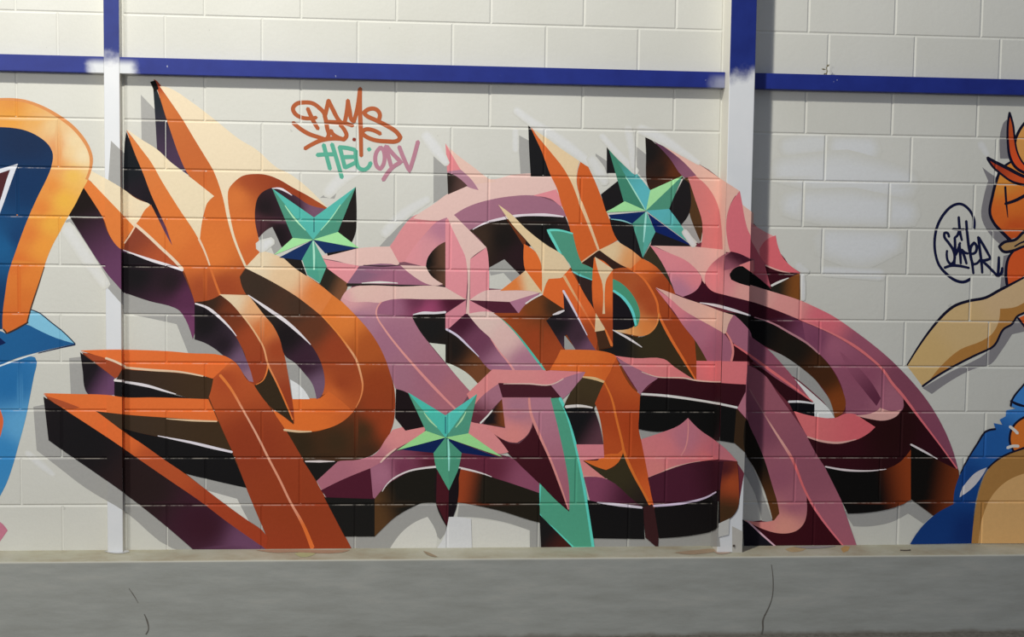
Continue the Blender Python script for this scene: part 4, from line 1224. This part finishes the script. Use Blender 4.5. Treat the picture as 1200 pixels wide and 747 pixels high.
BL = F(N, 'blue_core', [(30, 165, (34, 54, 88)), (30, 215, (26, 58, 100)), (5, 290, (28, 96, 148)), (20, 280, (26, 66, 112)), (0, 360, (24, 60, 102))],
       '-75,155 -30,148 0,149 15,150 30,153 45,160 57,170 62,181 60,196 55,209 45,229 35,251 27,271 18,296 10,320 6,345 3,370 3,386 -75,386 -118,340 -128,260 -108,190')
F(BL, 'white_outline', (214, 216, 222), '-70,215 0,198 21,192 14,211 0,250 -20,300 -70,330')
F(BL, 'maroon_core', (86, 42, 46), '-70,222 0,203 12,199 8,210 0,236 -24,294 -70,320')
AR = F(N, 'blue_arrow', [(20, 400, (30, 96, 150)), (60, 402, (30, 92, 146))], '-75,392 0,388 8,392 30,380 45,386 65,396 88,403 70,407 45,413 20,420 0,428 -75,452 -128,428')
F(AR, 'light_blue_face', (120, 182, 208), '36,363 45,366 60,378 75,390 88,403 65,396 45,387 32,380')
F(AR, 'navy_notch', (18, 36, 82), '-40,398 0,396 7,402 0,405 -40,408')
S(AR, 'dark_edge', (38, 52, 74), '36,363 46,367 60,378 75,390 88,403', (1.5, 1.5))
S(AR, 'dark_edge', (30, 48, 84), '88,404 70,408 45,414', (2, 1))
LB = F(N, 'blue_stem', [(10, 450, (32, 106, 164)), (25, 500, (84, 152, 196)), (5, 530, (48, 126, 182))], '-75,454 0,430 20,423 36,418 41,419 43,425 40,440 35,466 30,491 22,521 15,546 8,566 0,582 -30,640 -96,640 -112,560 -104,490')
S(LB, 'white_line', (206, 216, 220), '-60,449 0,429 20,422 42,415', (2.5, 2.5, 1))
F(LB, 'orange_spot', (206, 96, 48), '-30,478 0,480 4,493 2,506 0,513 -30,515')
S(OR, 'dark_edge', (84, 62, 52), '52,313 45,335 38,356 35,366 32,378', (1, 2, 2))
S(OR, 'dark_edge', (60, 48, 44), '4,386 8,391 15,388 26,382 33,378', (2, 2.5, 2))
F(N, 'pink_tip', (178, 108, 128), '-40,604 0,612 9,622 0,635 -40,640')

# ================================================================== painted figure at the far end of the wall
K = empty('painted_figure', (4.6, 0.0, Z_BASE + ZG))
tag(K, 'cropped painted cartoon figure with orange head, tan arm and blue trousers, black outlines', 'mural figure')
INK = (20, 20, 38)
SG = (112, 110, 114)
for s in ('1175,146 1180,140 1182,165 1184,186 1172,186', '1151,196 1160,203 1168,208 1165,230 1162,252 1170,266 1184,282 1176,290 1158,272 1150,254 1153,230 1158,212',
          '1081,455 1112,437 1160,411 1176,387 1192,374 1204,388 1186,392 1173,412 1161,427 1140,433 1115,446 1092,462', '1176,300 1184,298 1182,332 1172,338'):
    F(K, 'painted_shadow', SG, s)
ARM = F(K, 'tan_arm', [(1090, 420, (172, 144, 94)), (1130, 385, (172, 146, 102)), (1175, 350, (172, 146, 110)), (1230, 320, (172, 146, 108))],
        '1063,429 1080,401 1095,381 1110,365 1120,358 1135,353 1155,349 1170,341 1185,333 1200,325 1245,300 1285,288 1306,300 1300,322 1245,345 1200,367 1192,371 1186,380 1176,386 1166,404 1160,409 1140,418 1115,431 1098,441 1081,453')
ARM['label'] = 'tan forearm with black outline'
F(ARM, 'brown_shade', (150, 104, 48), '1088,448 1102,430 1125,410 1150,400 1162,392 1170,378 1172,362 1190,360 1200,355 1245,332 1300,312 1300,322 1245,345 1200,367 1192,371 1186,380 1176,386 1166,404 1160,409 1140,418 1115,431 1098,441')
S(ARM, 'outline', INK, '1063,428 1080,401 1095,381 1110,365 1120,358 1135,353 1155,349 1170,341 1185,333 1200,325 1245,300', (2, 3, 4, 4, 4, 3, 3))
S(ARM, 'outline', INK, '1081,453 1098,441 1115,431 1140,418 1160,409', (3, 3, 3))
S(ARM, 'outline', INK, '1160,409 1166,404 1176,386 1186,380 1192,371 1200,367 1245,345', (3, 3, 3))
HD = F(K, 'orange_head', [(1175, 215, (206, 134, 44)), (1185, 240, (206, 104, 26)), (1170, 250, (190, 88, 24)), (1190, 268, (176, 70, 20)), (1230, 220, (206, 110, 30))],
       '1183,190 1173,199 1168,211 1163,230 1160,250 1165,262 1175,273 1183,281 1200,276 1240,271 1266,252 1274,218 1256,186 1210,176')
HD['label'] = 'orange head with leaf-like hair'
S(HD, 'outline', INK, '1186,189 1173,199 1168,211 1163,230 1160,250 1165,262 1175,273 1184,282', (3, 4, 4, 4, 5))
S(HD, 'outline', INK, '1178,219 1179,235 1181,255', (3, 3, 1))
S(HD, 'outline', INK, '1178,239 1190,235 1204,228 1245,214', (4, 5, 4))
F(HD, 'ochre_hair', (188, 132, 64), '1245,110 1262,140 1258,185 1245,200 1204,198 1196,190 1190,180 1191,164 1200,146')
S(HD, 'outline', INK, '1245,108 1200,145 1190,164 1190,180 1197,192', (3, 3, 4, 3))
F(HD, 'red_leaf', [(1184, 150, (170, 70, 26)), (1190, 188, (196, 70, 22))], '1183,132 1187,146 1189,162 1192,178 1198,190 1206,198 1203,202 1190,196 1184,186 1181,166 1181,146')
S(HD, 'outline', INK, '1183,132 1187,146 1189,162 1192,178 1198,190 1208,200', (3, 2.5, 2.5))
S(HD, 'outline', INK, '1183,132 1181,146 1181,166 1184,186 1191,197 1204,204', (3, 3, 4, 4))
F(HD, 'red_leaf', [(1170, 195, (150, 52, 26)), (1195, 210, (186, 72, 24))], '1157,185 1170,192 1182,198 1200,207 1245,216 1262,222 1245,226 1200,217 1186,213 1173,204 1163,195')
S(HD, 'outline', INK, '1157,185 1170,192 1182,198 1200,207 1245,216', (4, 5, 4, 3))
S(HD, 'outline', INK, '1157,186 1163,195 1173,204 1186,213 1200,217 1245,228', (3, 3, 4, 4))
BD = F(K, 'orange_body', [(1190, 310, (190, 76, 24)), (1230, 330, (196, 84, 26))], '1184,297 1200,290 1245,284 1282,284 1285,290 1245,300 1200,324 1180,334 1179,312')
S(BD, 'outline', INK, '1188,294 1182,302 1179,315 1180,334', (3, 4, 4))
F(BD, 'orange_patch', (190, 84, 26), '1193,373 1204,368 1245,350 1296,330 1302,380 1270,416 1245,420 1206,392')
S(BD, 'outline', INK, '1193,373 1200,382 1212,398', (3, 3))
HN = F(K, 'tan_hand', (150, 120, 78), '1171,290 1176,285 1190,282 1200,273 1245,262 1276,264 1276,280 1245,286 1200,289 1187,294 1177,295')
S(HN, 'outline', INK, '1245,260 1200,272 1190,281 1177,284 1171,289 1176,295 1187,294 1200,289 1245,286', (3, 4, 4, 4, 3, 3))
S(HN, 'outline', INK, '1189,289 1198,284 1210,281', (2, 3))
TR = F(K, 'blue_trousers', [(1195, 465, (48, 108, 172)), (1165, 515, (26, 76, 138)), (1130, 570, (16, 54, 112)), (1100, 620, (14, 46, 102)), (1135, 625, (12, 36, 88)), (1230, 440, (46, 104, 166))],
       '1245,390 1200,450 1186,468 1184,476 1190,479 1179,481 1178,488 1171,492 1174,498 1164,496 1166,503 1155,506 1145,520 1135,536 1125,555 1118,576 1117,591 1100,600 1086,611 1074,625 1066,638 1140,637 1141,600 1148,568 1157,549 1171,537 1200,525 1245,512 1285,520 1308,500 1314,440 1290,396')
TR['label'] = 'torn blue trousers with stitched orange patch'
S(TR, 'outline', INK, '1245,390 1200,450 1186,468 1184,476', (2, 2, 3))
S(TR, 'outline', INK, '1166,503 1155,506 1145,520 1135,536 1125,555', (3, 2.5, 1.5))
S(TR, 'outline', INK, '1184,470 1192,474 1204,477', (3, 4, 2))
F(TR, 'white_tear', (156, 154, 158), '1124,583 1126,575 1134,563 1143,554 1156,548 1151,557 1142,569 1133,577')
F(TR, 'orange_patch', [(1195, 510, (206, 110, 30)), (1230, 500, (206, 110, 30))], '1280,480 1245,476 1200,490 1191,496 1185,505 1184,519 1187,528 1200,525 1245,512 1276,506')
S(TR, 'outline', INK, '1245,474 1200,489 1190,496 1184,506 1183,519 1187,528', (2, 3, 3))
S(TR, 'stitch', (196, 194, 192), '1183,500 1188,504 1192,508', (4, 4))
S(TR, 'stitch', (196, 194, 192), '1180,525 1186,523 1193,523', (4, 4))
TB = F(K, 'brown_belly', (136, 98, 50), '1310,560 1285,522 1245,513 1200,526 1172,538 1158,550 1149,569 1142,600 1138,637 1330,637 1326,600')
S(TB, 'outline', INK, '1245,512 1200,525 1171,537 1157,549', (3, 3, 2))
F(TB, 'tan_belly', [(1185, 600, (168, 132, 84)), (1230, 600, (168, 132, 84))], '1296,570 1272,552 1245,545 1200,555 1181,563 1166,576 1156,592 1149,615 1146,637 1312,637 1308,600')

# ================================================================== hand-styled signatures
def tag_strokes(root, col, strokes, u0, v0, k, w):
    for s in strokes:
        q = [(u0 + a / k, v0 + b / k) for a, b in pts(s)]
        S(root, 'letter_stroke', col, q, w)
T1 = empty('graffiti_tag', (1.0, 0, ZG - 0.1))
tag(T1, 'rust-orange scrawled signature reading DEMS under the rail', 'graffiti tag')
tag_strokes(T1, (192, 100, 56), ['470,350 420,300 340,245 250,235 165,250 125,300 150,360 220,400 310,410 380,400', '285,300 320,380 360,460 400,525',
    '405,292 460,345 482,420 500,520 515,590 480,640 430,630', '125,455 200,520 300,580 420,620 480,640', '470,400 490,320 512,210', '512,210 560,310 620,420 660,460',
    '480,445 560,450 680,460 780,490', '540,540 560,580 620,620 680,640 710,600 690,540 640,480', '690,450 715,330 725,210', '725,210 745,330 770,430 800,445',
    '790,440 830,300 855,90', '860,80 858,300 865,500 868,640 872,820', '255,740 340,690 430,650 560,630 690,640'], 330, 95, 9.34, (5.4, 6.0, 5.2))
tag_strokes(T1, (192, 100, 56), ['270,290 280,240 250,205 200,205 165,230 180,250 250,285 330,325 400,370 430,410 410,435 330,440 240,430 180,405 150,380 170,355 220,355 285,385'], 400, 95, 6.22, (5.6, 6.0, 5.4))
tag_strokes(T1, (150, 56, 40), ['790,634 799,648'], 330, 95, 9.34, 5)
T2 = empty('graffiti_tag', (1.1, 0, ZG - 0.15))
tag(T2, 'teal spray-painted letters HEC below the rust-orange signature', 'graffiti tag')
tag_strokes(T2, (92, 178, 150), ['395,465 420,560 445,655', '460,460 500,590 538,722', '345,545 410,540 485,540', '520,480 540,560 562,645',
    '525,485 575,490 640,505', '555,562 600,560 640,560', '565,642 610,622 650,600', '645,510 650,590 670,645 710,660 745,640 762,605', '745,500 757,502'], 320, 100, 6.667, (5.8, 5.6))
T3 = empty('graffiti_tag', (1.3, 0, ZG - 0.15))
tag(T3, 'dusty pink spray-painted letters ODV beside the teal letters', 'graffiti tag')
tag_strokes(T3, (188, 130, 146), ['840,485 808,525 798,580 812,635 838,655 862,620 872,560 860,505 838,485', '880,475 900,550 922,632',
    '888,478 940,540 1000,600 930,645 860,740', '985,480 1020,570 1065,672 1100,560 1132,440'], 320, 100, 6.667, (5.6, 5.6))
T4 = empty('graffiti_tag', (3.9, 0, ZG - 0.5))
tag(T4, 'dark navy scrawled signature inside an open circle, left of the painted figure', 'graffiti tag')
NVY = (18, 22, 52)
tag_strokes(T4, NVY, ['385,250 385,170 340,80 270,32 200,45 120,120 65,220 40,340 45,460 80,570 150,650 220,700 290,715 350,690'], 1090, 235, 7.47, (3.6, 4.0, 3.6, 4.4))
tag_strokes(T4, NVY, ['250,145 255,220 262,280 278,350', '200,250 250,255 300,255', '255,260 235,310 215,325', '165,320 150,285 125,285 125,320 160,370 200,430 215,490 205,540 180,560 155,530 145,480 148,440',
    '215,325 218,400 215,480 212,560', '220,480 240,440 262,370', '255,380 262,460 268,555', '272,432 295,480 318,555', '275,430 300,455 330,465', '315,180 325,300 340,420 365,540 378,640',
    '350,470 395,455 405,400 385,370 355,410 355,500 375,560 410,550 435,520', '420,320 435,440 450,560 455,635', '425,325 475,410 527,505', '527,508 490,522 450,525', '450,525 520,590 590,665', '590,665 598,580 600,495', '595,665 620,640 630,590',
    '125,590 180,572 240,572 340,592'], 1090, 235, 7.47, (3.6, 4.0, 3.2))

# ================================================================== patches of fresh white on the third panel
W = empty('paint_patch', (3.6, 0, ZG - 0.6))
tag(W, 'cloudy patch of fresh white paint between the wide column and the dark signature', 'paint patch')
for s, w, k in (('925,172 960,168', (30, 34), .55), ('985,172 1015,175', (34, 40), .7), ('920,200 990,205 1055,215', (40, 70, 50), .7), ('930,240 1000,245 1060,250', (40, 60, 40), .75),
                ('975,285 1010,290 1042,285', (50, 64, 40), .75), ('968,318 1030,322', (16, 18), .7)):
    soft(W, 'white_spray', (0.78, 0.80, 0.82), s, w, k)

# ================================================================== drips, cracks and litter
def flat(name, parent, col, s, y, rough=0.8):
    """a small stain lying on the plinth top or its front"""
    poly = smooth_path(pts(s), True)
    m = NT('stain_' + name, rough, 0.2)
    m.bump(m.noise(60, 4), 0.3, 0.002)
    mt = m.color(m.ramp(m.noise(30, 4), [(0.3, (*[v * 0.85 for v in col], 1)), (0.7, (*col, 1))]))
    bm = bmesh.new()
    if y is None:
        vs_ = []
        for px, py in poly:
            d = ray(px, py)
            t = (Z_BASE + ZG + 0.0005 + 0.0002 * len(plinth.children) - CAM.z) / d.z
            vs_.append(bm.verts.new(CAM + d * t))
    else:
        vs_ = [bm.verts.new(on_y(px, py, y)) for px, py in poly]
    f = bm.faces.new(vs_)
    f.normal_update()
    want = Vector((0, 0, 1)) if y is None else Vector((0, -1, 0))
    if f.normal.dot(want) < 0:
        f.normal_flip()
    bmesh.ops.triangulate(bm, faces=[f])
    return obj(name, bm, mt, plinth)
for c, s in (((0.50, 0.31, 0.12), '985,643 990,640 996,641 994,646 988,648'), ((0.47, 0.36, 0.20), '920,644 932,641 945,643 940,646 926,647'), ((0.44, 0.45, 0.24), '345,649 355,647 370,649 364,652 352,653'),
             ((0.40, 0.29, 0.19), '790,648 815,645 838,644 842,646 826,649 805,650'), ((0.42, 0.27, 0.18), '300,645 340,644.6 380,645 410,645 400,648 345,647.5 320,648'), ((0.34, 0.26, 0.17), '496,646 503,648 513,653 509,653 500,650'),
             ((0.56, 0.56, 0.55), '122,646 135,645 150,645 152,647 140,649 128,648'), ((0.36, 0.32, 0.32), '930,641 955,640 980,640 970,642 945,643'), ((0.46, 0.34, 0.26), '836,646 845,645 858,647 852,649 840,649')):
    flat('paint_stain', plinth, c, s, None)
def crack(s, w):
    path = smooth_path(pts(s), False, 70, 4)
    Lf, Rt = ribbon(path, w)
    flat('crack', plinth, (0.15, 0.14, 0.12), ' '.join('%.2f,%.2f' % tuple(p) for p in Lf + Rt[::-1]), -LEDGE - 0.0006)
crack('904,662 906,680 905,700 901,712 896,722', (0.8, 1.4, 1.2, 2))
crack('897,720 894,728 894,738 891,748', (1.5, 2.5, 2, 3))
crack('151,690 156,697 162,707', (0.7, 1.2, 0.6))
crack('169,720 173,730 174,738 171,744', (1.0, 2.4, 1.6, 2))

# dry twig caught on the rail
tw = bmesh.new()
base = on_y(968, 87, -PB + 0.012)
base.z = BZ1
add_tube(tw, [base, base + Vector((0.004, -0.002, 0.016)), base + Vector((0.001, 0.002, 0.030)), base + Vector((0.006, 0, 0.046))], [0.0028, 0.0022, 0.0018, 0.001])
m = NT('dry_stem', 0.8, 0.2)
M_TWIG = m.color(m.ramp(m.noise(80, 3), [(0.3, (0.16, 0.13, 0.07, 1)), (0.7, (0.30, 0.26, 0.15, 1))]))
twig = obj('dry_twig', tw, M_TWIG)
tag(twig, 'small dry twig with shrivelled leaves standing on the blue rail', 'twig')
for d in (((0.0, 0, 0.022), (-0.022, 0, 0.004)), ((0.003, 0, 0.034), (0.010, -0.004, 0.012)), ((0.0, 0, 0.006), (-0.014, -0.006, -0.004))):
    lb = bmesh.new()
    a = base + Vector(d[0])
    b = a + Vector(d[1])
    t = (b - a).normalized()
    n = t.cross(Vector((0, 1, 0.3))).normalized() * 0.004
    mid = (a + b) / 2
    up = Vector((0, -0.0015, 0.001))
    v = [lb.verts.new(p) for p in (a, mid + n, b, mid - n, mid + up)]
    for i in range(4):
        lb.faces.new((v[i], v[(i + 1) % 4], v[4]))
    obj('leaf', lb, M_TWIG, twig)

# small bent wire on the ledge, and a bolt on the wide column
d = ray(1061, 645)
p0 = CAM + d * ((Z_BASE + ZG + 0.003 - CAM.z) / d.z)
wb = bmesh.new()
add_tube(wb, [p0 + Vector((-0.024, 0, 0)), p0 + Vector((-0.010, -0.004, 0.0)), p0 + Vector((0.010, -0.004, 0)), p0 + Vector((0.024, 0.002, 0.0))], 0.0026)
m = NT('rusty_wire', 0.7, 0.4)
M_WIRE = m.color(m.ramp(m.noise(90, 3), [(0.3, (0.05, 0.045, 0.04, 1)), (0.7, (0.12, 0.09, 0.07, 1))]))
tag(obj('wire_scrap', wb, M_WIRE), 'short dark bent wire scrap lying on the ledge near the blue trousers', 'wire')
pb = on_y(860, 640, -P2)
bb = bmesh.new()
bmesh.ops.create_cone(bb, cap_ends=True, segments=8, radius1=0.006, radius2=0.004, depth=0.006, matrix=Matrix.Translation(pb + Vector((0, -0.003, 0))) @ Matrix.Rotation(math.pi / 2, 4, 'X'))
obj('bolt', bb, M_WIRE, col2)
